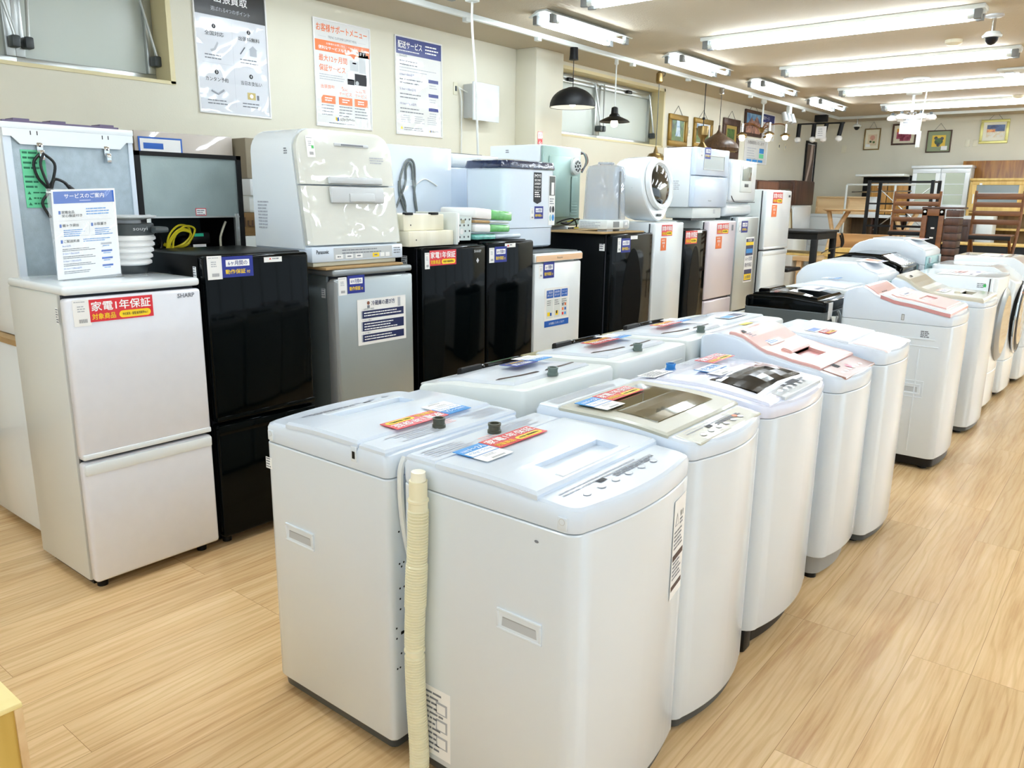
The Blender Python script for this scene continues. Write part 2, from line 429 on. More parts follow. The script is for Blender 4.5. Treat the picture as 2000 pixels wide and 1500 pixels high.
# ---------------------------------------------------------------- fluorescent fittings
def light(name, label, c, length, axis, wide, group=None, hood=False):
    z = ZC
    r = thing(name, label, 'ceiling light', (c[0], c[1], z), 0 if axis == 'X' else pi/2, group)
    h = length/2; g = G()
    if hood:       # shallow reflector with sloping sides
        pr = [(-wide/2, -.045), (-wide/2+.01, -.05), (-.035, -.012), (.035, -.012), (wide/2-.01, -.05), (wide/2, -.045), (.05, 0), (-.05, 0)]
        g.loft([[(-h, a, b) for a, b in pr], [(h, a, b) for a, b in pr]], offw, True, True)
    else:
        g.box(-h, h, -wide/2, wide/2, -.035, 0, offw, .006); g.box(-h, h, -.03, .03, -.06, -.03, offw, .006)
    build('housing', g, r, False)
    g2 = wide/2-.05 if hood else wide/2-.035
    for sy in (-1, 1):
        g = G(); zc = -.085
        g.cyl((-h+.07, sy*g2, zc), (h-.07, sy*g2, zc), .0165, tubem, n=10); build('tube', g, r, False)
        for sx in (-1, 1):
            g = G(); g.box(sx*(h-.075), sx*(h-.02), sy*g2-.021, sy*g2+.021, zc-.02, zc+.05, grey, .004)
            g.cyl((sx*(h-.12), sy*g2, zc), (sx*(h-.07), sy*g2, zc), .0175, offw, n=10); build('socket', g, r, False)
    return r
LONG = [(5.42, 'nearest long twin-tube ceiling light, cut off by the top edge of the photo'),
        (7.5, 'long twin-tube ceiling light nearest the ceiling camera dome'),
        (9.55, 'long twin-tube ceiling light ending beside the ceiling air vent'),
        (11.7, 'long twin-tube ceiling light just beyond the air vent'),
        (13.85, 'farthest long twin-tube ceiling light, behind the white chandelier')]
for y, l in LONG: light('ceiling_light', l, (-2.48, y), 2.38, 'X', .17, 'long fluorescent ceiling lights')
SHORT = [(4.05, 'short twin-tube ceiling light above the hanging white cord, mostly out of view'),
         (6.25, 'short twin-tube ceiling light nearest the black dome pendant'),
         (8.55, 'short twin-tube ceiling light above the brass ball pendant'),
         (10.75, 'short twin-tube ceiling light above the turned wood pendant'),
         (12.95, 'farthest short twin-tube ceiling light, above the black four-bulb light')]
for y, l in SHORT: light('ceiling_light', l, (-4.22, y), 1.25, 'Y', .27, 'short fluorescent ceiling lights', True)
hid = 'long fluorescent ceiling light out of view, added to light the shop'
for x, y in ((-2.48, 3.3), (-2.48, 1.1), (-2.48, -1.2), (1.6, 15.7), (4.0, 15.9), (4.0, 14.4), (4.0, 12.6), (1.6, 14.8), (1.6, 13.85), (1.6, 11.7), (1.6, 9.6), (1.6, 7.5), (1.6, 5.4), (1.6, 3.3), (1.6, 1.1), (1.6, -1.2)):  # rows carried on out of view; extra fittings added to brighten the back wall
    light('ceiling_light', hid, (x, y), 2.38, 'X', .17, 'ceiling lights added out of view')

# ---------------------------------------------------------------- things on the ceiling
g = G(); g.box(-4.817, -4.783, 2.2, 15.45, 2.975, ZC, offw, .004); g.box(-4.8, -1.2, 15.433, 15.467, 2.975, ZC, offw, .004)
for y in (5.35, 6.35, 8.1, 9.45, 11.4, 13.6): g.box(-4.825, -4.775, y-.03, y+.03, 2.945, 2.98, offw, .004)
one('lighting_rail', g, 'cream lighting rail running along the ceiling near the left wall', 'lighting rail')
def dome_camera(x, y, l, drop):
    r = thing('security_camera', l, 'security camera', (x, y, ZC))
    g = G(); g.lathe([(.07, 0), (.07, -.012), (.05, -.02)], (x, y, ZC), lgrey, 20); g.cyl((x, y, ZC-.02), (x, y, ZC-drop), .016, chrome); build('bracket', g, r)
    g = G(); g.lathe([(.05, -drop), (.075, -drop-.03), (.07, -drop-.045)], (x, y, ZC), offw, 20); build('housing', g, r)
    g = G(); g.lathe([(.05, -drop-.04), (.045, -drop-.07), (.025, -drop-.095), (.005, -drop-.102)], (x, y, ZC), black, 20); build('dome', g, r)
dome_camera(-1.3, 7.93, 'white dome camera hanging from the ceiling beside the nearest long light', .13)
dome_camera(-4.5, 15.55, 'small white dome camera hanging near the far corner of the room', .13)
for x, y, l in ((-1.77, 8.88, 'round cream smoke detector just beyond the nearest ceiling camera'), (-1.81, 13.7, 'round cream smoke detector near the farthest long light')):
    g = G(); g.lathe([(.075, 0), (.075, -.03), (.05, -.045), (.02, -.05)], (x, y, ZC), cream, 24); one('smoke_detector', g, l, 'smoke detector')
g = G(); g.lathe([(.15, 0), (.15, -.012), (.11, -.016), (.1, -.006)], (-2.6, 11.25, ZC), offw, 28); g.lathe([(.1, -.008), (.02, -.01)], (-2.6, 11.25, ZC), lgrey, 28)
one('ceiling_speaker', g, 'round flush grille in the ceiling between two long lights', 'speaker')
r = thing('air_vent', 'square ceiling air conditioner vent with dark slot beside long light', 'air vent', (-1.25, 11.4, ZC))
g = G(); g.box(-1.7, -.8, 10.95, 11.85, ZC-.03, ZC, offw, .008); build('panel', g, r)
g = G(); g.box(-1.64, -1.55, 11.1, 11.7, ZC-.034, ZC-.02, dgrey); g.box(-.95, -.86, 11.1, 11.7, ZC-.034, ZC-.02, dgrey); build('slot', g, r)
g = G(); g.box(-1.5, -1.0, 11.15, 11.65, ZC-.036, ZC-.02, lgrey, .004)
build('grille', g, r)

def rail_y(y): return (-4.8, y)
def pendant_root(name, l, y, cat='pendant lamp'): return thing(name, l, cat, (-4.8, y, 2.975))
X0 = -4.8
# black half-dome pendant
y = 6.95; r = pendant_root('pendant_lamp', 'large matt black dome pendant lamp hanging in front of the pillar', y)
g = G(); g.lathe([(.04, 0), (.042, -.07), (.047, -.115), (.012, -.12)], (X0, y, 2.975), matblk); build('canopy', g, r)
g = G(); g.cyl((X0, y, 2.87), (X0, y, 2.6), .004, black, n=8); build('cord', g, r)
g = G(); g.lathe([(.012, 2.605), (.05, 2.6)]+[(.232*sin(a*pi/20), 2.42+.18*cos(a*pi/20)) for a in range(2, 11)]+[(.232, 2.408)], (X0, y, 0), matblk, 32, caps=False)
build('shade', g, r)
g = G(); g.lathe([(.226, 2.411)]+[(.226*sin(a*pi/20), 2.415+.17*cos(a*pi/20)) for a in range(9, 0, -1)], (X0, y, 0), whiteW, 32, caps=False); build('lining', g, r)
g = G(); g.lathe([(.012, 2.53), (.03, 2.5), (.04, 2.46), (.03, 2.425), (.005, 2.41)], (X0, y, 0), bulbm, 16); build('bulb', g, r)
# small flared black shade
y = 7.76; r = pendant_root('pendant_lamp', 'small flared black pendant lamp with lit bare bulb, on white rod', y)
g = G(); g.lathe([(.02, 0), (.022, -.05), (.01, -.06)], (X0, y, 2.975), offw); g.cyl((X0, y, 2.92), (X0, y, 2.48), .008, offw, n=8); build('rod', g, r)
g = G(); g.lathe([(.015, 2.49), (.035, 2.48), (.04, 2.42), (.055, 2.405), (.06, 2.39), (.15, 2.35), (.17, 2.33), (.165, 2.332), (.06, 2.37)], (X0, y, 0), black, 28, caps=False); build('shade', g, r)
g = G(); g.lathe([(.02, 2.39), (.03, 2.36), (.042, 2.32), (.03, 2.285), (.004, 2.275)], (X0, y, 0), bulbm, 16); build('bulb', g, r)
# brass ball pendant
y = 8.72; r = pendant_root('pendant_lamp', 'brass ball pendant lamp hanging low behind the round dryer', y)
g = G(); g.lathe([(.01, 0), (.04, -.03), (.042, -.12), (.03, -.14), (.005, -.145)], (X0, y, 2.975), brass); build('canopy', g, r)
g = G(); g.cyl((X0, y, 2.84), (X0, y, 2.12), .0045, dgrey, n=8)
g.tube(smooth([(X0, y, 2.96), (X0, y+.1, 2.93), (X0, y+.13, 2.97), (X0, y+.06, 2.975)]), .005, black, 6); build('cord', g, r)
g = G(); g.lathe([(.01, 2.13), (.03, 2.06), (.08, 2.045)]+[(.165*sin(a*pi/16), 1.9+.15*cos(a*pi/16)) for a in range(3, 15)], (X0, y, 0), brass, 28); build('shade', g, r)
# goblet pendant
y = 9.95; r = pendant_root('pendant_lamp', 'small antique brass goblet-shaped pendant in front of waterfall pictures', y)
g = G(); g.cyl((X0, y, 2.98), (X0, y, 2.45), .006, black, n=8); g.lathe([(.016, 2.56), (.02, 2.545), (.016, 2.53)], (X0, y, 0), black); build('cord', g, r)
g = G(); g.lathe([(.02, 2.455), (.07, 2.45), (.075, 2.43), (.068, 2.34), (.03, 2.29), (.025, 2.25), (.05, 2.21), (.09, 2.17), (.1, 2.14)], (X0, y, 0), brass, 24); build('shade', g, r)
# turned wood pendant
y = 10.44; r = pendant_root('pendant_lamp', 'dark turned wood pendant lamp shaped like an onion', y)
g = G(); g.lathe([(.03, 0), (.035, -.02), (.035, -.08), (.01, -.09)], (X0, y, 2.975), chrome); g.cyl((X0, y, 2.9), (X0, y, 2.48), .004, black, n=8); build('cord', g, r)
g = G(); g.lathe([(.012, 2.5), (.016, 2.44), (.04, 2.4), (.1, 2.36), (.19, 2.31), (.255, 2.25), (.27, 2.2), (.255, 2.16), (.2, 2.15)], (X0, y, 0), knobwood, 32); build('shade', g, r)
# multi-arm chandelier
y = 11.9; r = pendant_root('chandelier', 'white and gilt five-arm chandelier with lit bulbs near wall posters', y, 'chandelier')
g = G(); g.lathe([(.04, 0), (.045, -.05), (.02, -.07)], (X0, y, 2.975), offw); g.cyl((X0, y, 2.92), (X0, y, 2.56), .013, offw, n=8); g.lathe([(.03, 2.58), (.05, 2.56), (.02, 2.5)], (X0, y, 0), brass); build('stem', g, r)
for k in range(5):
    a = k*2*pi/5+.4; ex, ey = X0+.34*cos(a), y+.34*sin(a)
    g = G(); g.tube(smooth([(X0, y, 2.54), (X0+.15*cos(a), y+.15*sin(a), 2.62), (X0+.3*cos(a), y+.3*sin(a), 2.62), (ex, ey, 2.56), (ex, ey, 2.5)], 4), .009, teak, 6)
    g.lathe([(.02, 2.5), (.022, 2.62), (.01, 2.62)], (ex, ey, 0), chrome, 12); arm = build('arm', g, r)
    g = G(); g.lathe([(.02, 2.5), (.07, 2.47), (.075, 2.455)], (ex, ey, 0), brass, 16, caps=False); build('cup', g, arm)
    g = G(); g.lathe([(.02, 2.47), (.045, 2.44), (.03, 2.405), (.005, 2.4)], (ex, ey, 0), bulbm, 12); build('bulb', g, arm)
# small spotlight cluster
y = 12.95; r = pendant_root('spotlight', 'small white spotlight cluster on the ceiling rail', y, 'spotlight')
g = G(); g.box(X0-.03, X0+.03, y-.05, y+.05, 2.86, 2.975, offw, .006); g.cyl((X0, y-.22, 2.85), (X0, y+.14, 2.85), .012, chrome, n=8); build('bar', g, r)
for dy in (-.22, -.05, .13):
    g = G(); g.cyl((X0, y+dy, 2.86), (X0+.05, y+dy-.02, 2.72), .035, lgrey, .045, 12); build('head', g, r)
# black four-bulb ceiling light
y = 14.5; r = pendant_root('track_light', 'black ceiling light with four tubes ending in round white bulbs', y, 'ceiling light')
g = G(); g.box(X0-.1, X0+.1, y-.06, y+.06, 2.86, 2.974, matblk, .006); g.cyl((X0-.4, y, 2.84), (X0+.4, y, 2.83), .013, matblk, n=8); build('bar', g, r)
for dx, tx in ((-.37, .0), (-.11, .0), (.1, -.03), (.36, -.03)):
    g = G(); g.cyl((X0+dx, y, 2.835), (X0+dx+tx, y-.02, 2.62), .036, matblk, n=14); arm = build('arm', g, r)
    g = G(); c = (X0+dx+tx, y-.02, 2.575); g.lathe([(.02, .05), (.05, .03), (.058, 0), (.046, -.035), (.01, -.055)], c, bulbo, 16); build('bulb', g, arm)
g = G(); fr = FY(X0-.04, y-.08, 2.58); g.rect(fr, 0, 0, .17, .2, paper); g.lines(fr, .03, .15, .11, 4, .035, .012, link); build('price_tag', g, r)
# white chandelier with hanging price card
x, y = -2.9, 12.5; r = thing('chandelier', 'white multi-light ceiling chandelier with large white price card', 'chandelier', (x, y, ZC))
g = G(); g.lathe([(.1, 0), (.1, -.04), (.03, -.05)], (x, y, ZC), offw); g.cyl((x, y, 2.98), (x, y, 2.72), .02, offw, n=10); g.lathe([(.05, 2.74), (.06, 2.7), (.02, 2.66)], (x, y, 0), chrome); build('stem', g, r)
for k in range(6):
    a = k*pi/3+.2; ex, ey = x+.24*cos(a), y+.24*sin(a)
    g = G(); g.tube(smooth([(x, y, 2.71), (x+.12*cos(a), y+.12*sin(a), 2.74), (ex, ey, 2.72)], 4), .008, chrome, 6); g.cyl((ex, ey, 2.74), (ex, ey, 2.7), .02, dgrey, n=10); arm = build('arm', g, r)
    g = G(); g.lathe([(.02, 2.71), (.065, 2.69), (.075, 2.66), (.06, 2.635), (.01, 2.625)], (ex, ey, 0), bulbo, 16); build('shade', g, arm)
g = G(); fr = Fr((x-.1, y-.16, 2.45), (1, -.15, -.08), (0, 0, 1)); g.rect(fr, 0, 0, .28, .25, paper); g.lines(fr, .04, .18, .17, 4, .04, .02, link); build('price_tag', g, r)
x, y = -2.65, 11.9; r = thing('pull_rod', 'thin cream pull rod with white handle hanging beside white chandelier', 'pull rod', (x, y, ZC))
g = G(); g.lathe([(.05, 0), (.04, -.04), (.012, -.05)], (x, y, ZC), cream); g.cyl((x+.04, y, 2.98), (x+.005, y, 2.43), .007, cream, n=8); build('rod', g, r)
g = G(); g.box(x-.022, x+.03, y-.018, y+.018, 2.23, 2.44, offw, .008); build('handle', g, r)
# hanging cord from the near short light
g = G(); g.tube(smooth([(-4.25, 4.8, 2.95), (-4.25, 4.8, 2.75), (-4.25, 4.84, 2.4), (-4.3, 4.92, 1.95), (-4.33, 4.97, 1.5), (-4.35, 4.95, 1.1), (-4.35, 4.9, .4), (-4.35, 4.9, .02)], 5), .009, cordw, 8)
g.box(-4.29, -4.21, 4.76, 4.84, 2.93, 3.02, offw, .006)
one('hanging_cord', g, 'white extension cord hanging from the ceiling behind the appliances', 'cord')
# ---------------------------------------------------------------- things on the walls
def poster_mat(n, rgb): return mat(n, rgb, .35, film=.55, fscale=3.2)
pp_grey = poster_mat('filmed_poster_grey', (214, 217, 224)); pp_white = poster_mat('filmed_poster_white', (230, 230, 228))
pp_black = poster_mat('filmed_poster_black', (24, 24, 26)); pp_blue = poster_mat('filmed_poster_blue', (20, 44, 128)); pp_or = poster_mat('filmed_poster_orange', (240, 122, 60))
def poster(name, l, y, z, w, h, face):
    r = thing(name, l, 'poster', (XW, y+w/2, z))
    g = G(); fr = FX(XW+.001, y, z); g.frame(fr, w, h, .012, .014, paper, .003); build('frame', g, r)
    g = G(); fr = FX(XW+.007, y, z); g.rect(fr, .008, .008, w-.016, h-.016, face, 0)
    return r, g, fr
def brandmark(g, fr, x, y, s):          # little yellow-blue box mark with the shop name
    g.fpoly(fr, [(x, y+.2*s), (x+.5*s, y), (x+.5*s, y+.8*s), (x, y+s)], yellow); g.fpoly(fr, [(x+.5*s, y), (x+s, y+.2*s), (x+s, y+s), (x+.5*s, y+.8*s)], mblue)
    g.text(fr, 'T', x+.12*s, y+.25*s, .5*s, ink, bold=.03); g.text(fr, 'トレジャーファクトリー', x+1.2*s, y+.1*s, .8*s, ink, w=4.6*s, bold=.03)
r, g, fr = poster('wall_poster', 'grey and black framed poster with four numbered points, nearest the window', 3.255, 2.08, .6, .87, pp_grey)
g.rect(fr, .008, .67, .584, .19, pp_black); w = .6
g.text(fr, '出張買取', .17, .765, .06, bright, w=.27, bold=.02); g.text(fr, '選ばれる4つのポイント', .14, .705, .03, link, w=.32)
g.rect(fr, .3, .06, .0015, .58, link); g.rect(fr, .05, .35, .5, .0015, link)
for i, (n, t, cx, cy) in enumerate((('1', '全国対応', .155, .6), ('2', '出張料無料', .44, .6), ('3', 'カンタン予約', .155, .29), ('4', '当日お支払い', .44, .29))):
    g.disc(fr, cx, cy, .016, ink); g.text(fr, n, cx, cy-.008, .017, bright, al='C', lift=.0015)
    g.text(fr, t, cx, cy-.065, .03, ink, al='C', w=.15 if i < 1 else .18, bold=.01)
    if i == 0: g.fpoly(fr, [(cx-.04, cy-.16), (cx-.01, cy-.15), (cx+.02, cy-.1), (cx+.03, cy-.11), (cx+.005, cy-.16), (cx-.03, cy-.175)], link)
    if i == 1: g.rect(fr, cx, cy-.165, .06, .045, link); g.fpoly(fr, [(cx-.008, cy-.12), (cx+.068, cy-.12), (cx+.03, cy-.09)], link); g.tube([fr.at(cx-.08, cy-.16, .002), fr.at(cx-.04, cy-.11, .002)], .004, gink, 5)
    if i == 2: g.tube([fr.at(cx-.05, cy-.13, .001), fr.at(cx, cy-.15, .001), fr.at(cx+.05, cy-.12, .001)], .008, link, 5)
    if i == 3: g.rect(fr, cx-.04, cy-.165, .07, .05, mat('banknote_ochre', (196, 176, 110), .5)); g.disc(fr, cx-.005, cy-.14, .015, bright, .001); g.rect(fr, cx+.04, cy-.165, .02, .035, gink)
    g.lines(fr, cx-.085, cy-.2, .18, 2, .022, .008, gink)
build('sheet', g, r)
r, g, fr = poster('wall_poster', 'white framed poster with orange heading and small picture of appliances', 4.285, 2.065, .6, .83, pp_white)
g.text(fr, 'お客様サポートメニュー', .035, .735, .06, orange, w=.53, bold=.02); g.text(fr, 'TREFAC CUSTOMER SUPPORT MENU', .3, .69, .018, gink, al='C', w=.3); g.rect(fr, .05, .697, .08, .0015, link); g.rect(fr, .47, .697, .08, .0015, link)
g.rect(fr, .008, .585, .584, .085, pp_or); g.fpoly(fr, [(.38, .585), (.43, .585), (.42, .56)], orange)
g.text(fr, 'お客様のお買い物をサポートする！', .3, .64, .016, bright, al='C', w=.34); g.text(fr, '便利なサービスも多数ございます！', .3, .6, .028, bright, al='C', w=.5, bold=.02)
g.text(fr, '最大12ヶ月間', .05, .51, .05, orange, w=.29, bold=.01); g.text(fr, '保証サービス', .05, .435, .05, orange, w=.27, bold=.01)
g.lines(fr, .05, .405, .3, 3, .018, .006, link)
g.rect(fr, .47, .46, .075, .17, lgrey); g.rect(fr, .545, .43, .03, .18, silver); g.rect(fr, .372, .47, .09, .08, lgrey); g.rect(fr, .40, .525, .04, .012, blue); g.rect(fr, .34, .39, .065, .07, silver)
g.rect(fr, .34, .355, .075, .045, ink); g.rect(fr, .42, .36, .13, .09, ink); g.disc(fr, .445, .375, .018, lgrey, .001)
for k, (a, b) in enumerate((('出張買取', .06), ('配送\nサービス', .24), ('ご自宅\nサービス', .41))):
    t = a.split('\n')
    for q, s in enumerate(t): g.text(fr, s, b+.07, .3-q*.04, .03, orange, al='C', w=.035*len(s))
    g.rect(fr, b, .185, .145, .062, pp_or); g.lines(fr, b+.035, .222, .08, 2, .018, .009, bright, .0012); g.lines(fr, b, .165, .15, 4, .024, .007, gink)
brandmark(g, fr, .2, .05, .035); g.lines(fr, .13, .03, .36, 1, .02, .006, gink)
build('sheet', g, r)
r, g, fr = poster('wall_poster', 'white framed poster with dark blue heading, beside the wall switch', 5.17, 2.06, .6, .84, pp_white)
g.rect(fr, .012, .69, .576, .138, pp_blue); g.text(fr, '配送サービス', .04, .74, .06, bright, w=.3, bold=.02); g.lines(fr, .38, .785, .18, 3, .028, .011, bright, .0012); g.lines(fr, .04, .715, .3, 1, .02, .007, bright, .0012)
for k, t in enumerate(('3km以内', '3.1km～5km以内', '5.1km～10km以内', '10.1km～20km以内')):
    yy = .635-k*.125+(.03 if k == 0 else 0)
    g.text(fr, t, .055, yy, .024, blue if k else gink, maxw=.2); g.lines(fr, .055, yy-.035, .3, 2, .03, .009, gink)
    if k: g.rect(fr, .42, yy-.03, .13, .03, pp_blue); g.lines(fr, .43, yy-.055, .11, 2, .022, .007, link)
    else: g.lines(fr, .055, yy-.09, .48, 2, .025, .006, link)
for a in (.06, .23, .4): g.rect(fr, a, .13, .14, .001, link); g.lines(fr, a, .165, .14, 4, .018, .006, link)
g.fpoly(fr, [(.055, .05), (.085, .05), (.07, .078)], yellow); g.lines(fr, .1, .06, .26, 2, .016, .006, gink); brandmark(g, fr, .43, .04, .022)
build('sheet', g, r)
# second group of posters, beyond the second window
r, g, fr = poster('wall_poster', 'white poster with light blue buttons hanging below the chandelier', 12.95, 2.13, .98, .4, pp_white)
g.text(fr, '冷蔵庫買取いたします', .12, .31, .055, ink, w=.7); g.lines(fr, .12, .24, .4, 5, .04, .012, link); g.rect(fr, .64, .18, .2, .08, lblue); g.rect(fr, .64, .1, .2, .07, green)
for k in range(3): g.rect(fr, .12+k*.24, .03, .21, .04, lblue)
build('sheet', g, r)
r, g, fr = poster('wall_poster', 'tall white poster with dark blue heading, farthest on the left wall', 13.62, 2.54, .55, .43, pp_white)
g.rect(fr, .012, .29, .526, .13, pp_blue); g.text(fr, '配送サービス', .04, .33, .055, bright, w=.28); g.lines(fr, .05, .25, .4, 6, .04, .01, gink); build('sheet', g, r)
# fire-extinguisher sign on the pillar
g = G(); fr = FX(-5.228, 6.945, 1.955); g.obox(fr, 0, .08, 0, .24, 0, .002, rfilm)
for k, t in enumerate('消火器'): g.text(fr, t, .04, .165-k*.075, .058, bright, al='C', lift=.0025, bold=.02)
one('extinguisher_sign', g, 'small red upright sign with white characters on the pillar', 'sign')
# switch, plates
def plate(y, z, l, x=XW, w=.055, h=.115, rocker=True, back=False):
    g = G(); fr = FX(x, y, z) if not back else FY(y, x, z)
    g.obox(fr, 0, w, 0, h, 0, .009, cream, .003)
    if rocker: g.obox(fr, w*.3, w*.7, h*.3, h*.7, .008, .016, dgrey if rocker == 2 else lgrey, .002)
    one('wall_switch', g, l, 'wall switch')
plate(5.935, 2.475, 'wall outlet with dark plug between blue-headed poster and metal box', rocker=2)
plate(10.91, 2.42, 'cream switch plate between the two gilt framed pictures on left wall')
plate(14.45, 2.42, 'nearer of two cream plates on left wall beyond the posters', rocker=2); plate(14.75, 2.42, 'farther of two cream plates on left wall beyond the posters')
plate(16.0, 2.46, 'cream plate on left wall beside the tall dark framed picture', rocker=2)
plate(-5.0, 2.44, 'olive plate on back wall left of the rose picture', YB, .09, .15, False, True)
plate(-2.88, 2.5, 'left one of two cream plates beside the snow scene picture', YB, .075, .12, False, True); plate(-2.76, 2.5, 'right one of two cream plates beside the snow scene picture', YB, .075, .12, False, True)
# shuttered wall box with sooty top
r = thing('vent_cover', 'white square metal fan cover on the wall beside pillar', 'vent cover', (XW, 6.2, 2.23))
g = G(); g.box(XW, XW+.13, 6.08, 6.43, 2.27, 2.585, lgrey, .006); build('housing', g, r)
g = G(); g.box(XW+.13, XW+.155, 6.06, 6.45, 2.245, 2.6, whiteW, .008); build('cover', g, r)
g = G(); g.tube(smooth([(XW+.02, 5.99, 2.55), (XW+.03, 6.02, 2.45), (XW+.02, 6.03, 2.2), (XW+.015, 6.03, 1.7), (XW+.015, 6.03, 1.2)], 4), .007, cordw, 6); g.tube([(XW+.02, 6.0, 2.54), (XW+.06, 6.1, 2.5)], .006, cordw, 6); build('cord', g, r)

# pictures
def picture(l, fr, w, h, t, fm, mount, art, hook=True, cat='picture'):
    r = thing('framed_picture', l, cat, fr.at(w/2, 0, 0)); g = G(); g.frame(fr, w, h, t, .03, fm, .006); build('frame', g, r)
    g = G(); g.rect(fr, t*.7, t*.7, w-t*1.4, h-t*1.4, mount, .012); build('mount', g, r)
    if art: g = G(); art(g, fr.sub(0, 0, .0125)); build('artwork', g, r)
    if hook: g = G(); g.tube([fr.at(w*.25, h-.01, .005), fr.at(w/2, h+.12, .004), fr.at(w*.75, h-.01, .005)], .003, dgrey, 5); build('hanger', g, r)
    return r
def paint(n, rgb, rgb2, sc=9):
    if n in MATS: return MATS[n]
    m = mat(n, rgb, .35); nt = m.node_tree; b = nt.nodes['Principled BSDF']
    t = nt.nodes.new('ShaderNodeTexCoord'); q = nt.nodes.new('ShaderNodeTexNoise'); q.inputs['Scale'].default_value = sc; q.inputs['Detail'].default_value = 5; q.inputs['Distortion'].default_value = 1.2
    rp = nt.nodes.new('ShaderNodeValToRGB'); rp.color_ramp.elements[0].position = .38; rp.color_ramp.elements[1].position = .62
    rp.color_ramp.elements[0].color = srgb(rgb); rp.color_ramp.elements[1].color = srgb(rgb2)
    nt.links.new(t.outputs['Object'], q.inputs['Vector']); nt.links.new(q.outputs['Fac'], rp.inputs[0]); nt.links.new(rp.outputs[0], b.inputs['Base Color']); return m
leafp = paint('painted_leaves', (22, 52, 30), (90, 126, 56)); mistp = paint('painted_water', (120, 160, 190), (220, 230, 236)); skyp = paint('painted_blue', (70, 120, 170), (150, 190, 210)); rockp = paint('painted_mountain', (80, 60, 60), (190, 140, 120)); fieldp = paint('painted_field', (150, 116, 70), (196, 160, 96)); sunp = paint('painted_sunset', (232, 180, 40), (240, 130, 60)); redp = paint('painted_crimson', (120, 24, 56), (190, 90, 110)); navyp = paint('painted_night', (24, 44, 96), (70, 100, 150)); snowp = paint('painted_snow', (235, 234, 220), (214, 190, 130))
def art_fall(g, f):
    g.rect(f, .1, .08, .36, .28, leafp); g.fpoly(f, [(.24, .36), (.32, .36), (.35, .2), (.38, .1), (.2, .1), (.23, .22)], mistp, .001); g.rect(f, .1, .08, .36, .06, leafp, .0014)
picture('gilt framed waterfall painting nearest the second window', FX(XW+.003, 10.29, 2.25), .56, .43, .075, gold, mat('linen_mount', (200, 176, 110), .5), art_fall)
def art_shrine(g, f):
    g.rect(f, .09, .08, .42, .2, leafp); g.rect(f, .09, .25, .42, .09, mistp)
picture('gilt framed pale landscape behind the goblet-shaped pendant', FX(XW+.003, 11.06, 2.27), .62, .42, .07, gold, paper, art_shrine)
def art_field(g, f):
    g.rect(f, .16, .12, .28, .15, fieldp); g.rect(f, .16, .27, .28, .18, leafp)
picture('dark wood framed field painting behind the turned wood pendant', FX(XW+.003, 12.06, 2.17), .62, .6, .1, walnut, mat('gilt_slip', (176, 150, 80), .4), art_field)
def art_mtn(g, f):
    g.rect(f, .05, .05, .62, .32, skyp); g.fpoly(f, [(.05, .05), (.67, .05), (.67, .2), (.5, .33), (.38, .24), (.28, .3), (.05, .14)], rockp, .001)
picture('dark framed mountain painting partly behind the chandelier', FX(XW+.003, 12.86, 2.56), .73, .41, .05, walnut, skyp, art_mtn)
def art_tall(g, f):
    g.rect(f, .09, .08, .4, .7, mat('sepia_brown', (96, 72, 60), .4)); g.fpoly(f, [(.3, .78), (.42, .78), (.4, .5), (.3, .28), (.2, .08), (.12, .08), (.24, .4)], mat('sepia_pale', (206, 184, 172), .4), .001)
picture('tall narrow dark framed sepia print near the far left corner', FX(XW+.003, 16.2-.35, 1.82), .56, .84, .05, matblk, paper, art_tall)
BY = YB-.004
def art_rose(g, f):
    g.rect(f, .07, .08, .16, .2, mat('linen_pale', (222, 206, 176), .6)); g.disc(f, .15, .22, .045, mat('faded_rose', (214, 160, 140), .6), .001); g.disc(f, .12, .15, .02, leafp, .001); g.disc(f, .18, .14, .02, leafp, .001); g.rect(f, .148, .12, .004, .08, leafp, .0012); g.rect(f, .04, .055, .08, .05, paper, .0015)
picture('small gold framed picture of single pale rose on back wall', FY(-4.6, BY, 2.49), .29, .39, .02, brass, mat('cream_mount', (236, 230, 206), .6), art_rose)
def art_sun(g, f):
    g.rect(f, .08, .18, .25, .11, sunp); g.rect(f, .08, .11, .25, .12, redp, .001); g.rect(f, .14, .07, .18, .06, redp, .0014)
picture('dark framed red and yellow sunset print behind the white chandelier', FY(-4.11, BY, 2.565), .42, .375, .03, walnut, mat('cream_mount2', (232, 224, 200), .6), art_sun)
def art_leaf(g, f):
    g.rect(f, .09, .1, .22, .2, yellow if False else mat('mustard', (232, 196, 70), .5)); g.disc(f, .2, .19, .07, leafp, .001, 14, .06)
    for dx, dy in ((-.05, .06), (.05, .05), (0, -.06)): g.disc(f, .2+dx, .19+dy, .03, paint('painted_dark', (30, 34, 30), (90, 90, 84)), .0013, 10)
    g.rect(f, .25, .04, .1, .07, paper, .0015)
picture('dark framed picture with green mount and mustard square on back wall', FY(-3.51, BY, 2.415), .405, .385, .018, walnut, mat('sage_mount', (146, 158, 124), .6), art_leaf)
def art_snow(g, f):
    g.rect(f, .1, .1, .27, .14, snowp); g.rect(f, .1, .2, .27, .11, navyp, .001); g.rect(f, .1, .19, .13, .05, paint('painted_town', (190, 90, 40), (236, 170, 90), 20), .0012)
picture('pale gold framed snowy village scene, rightmost picture on back wall', FY(-2.67, BY, 2.545), .435, .4, .045, mat('pale_gilt', (214, 208, 132), .35, metal=.4), mat('ivory_mount', (240, 238, 220), .6), art_snow)
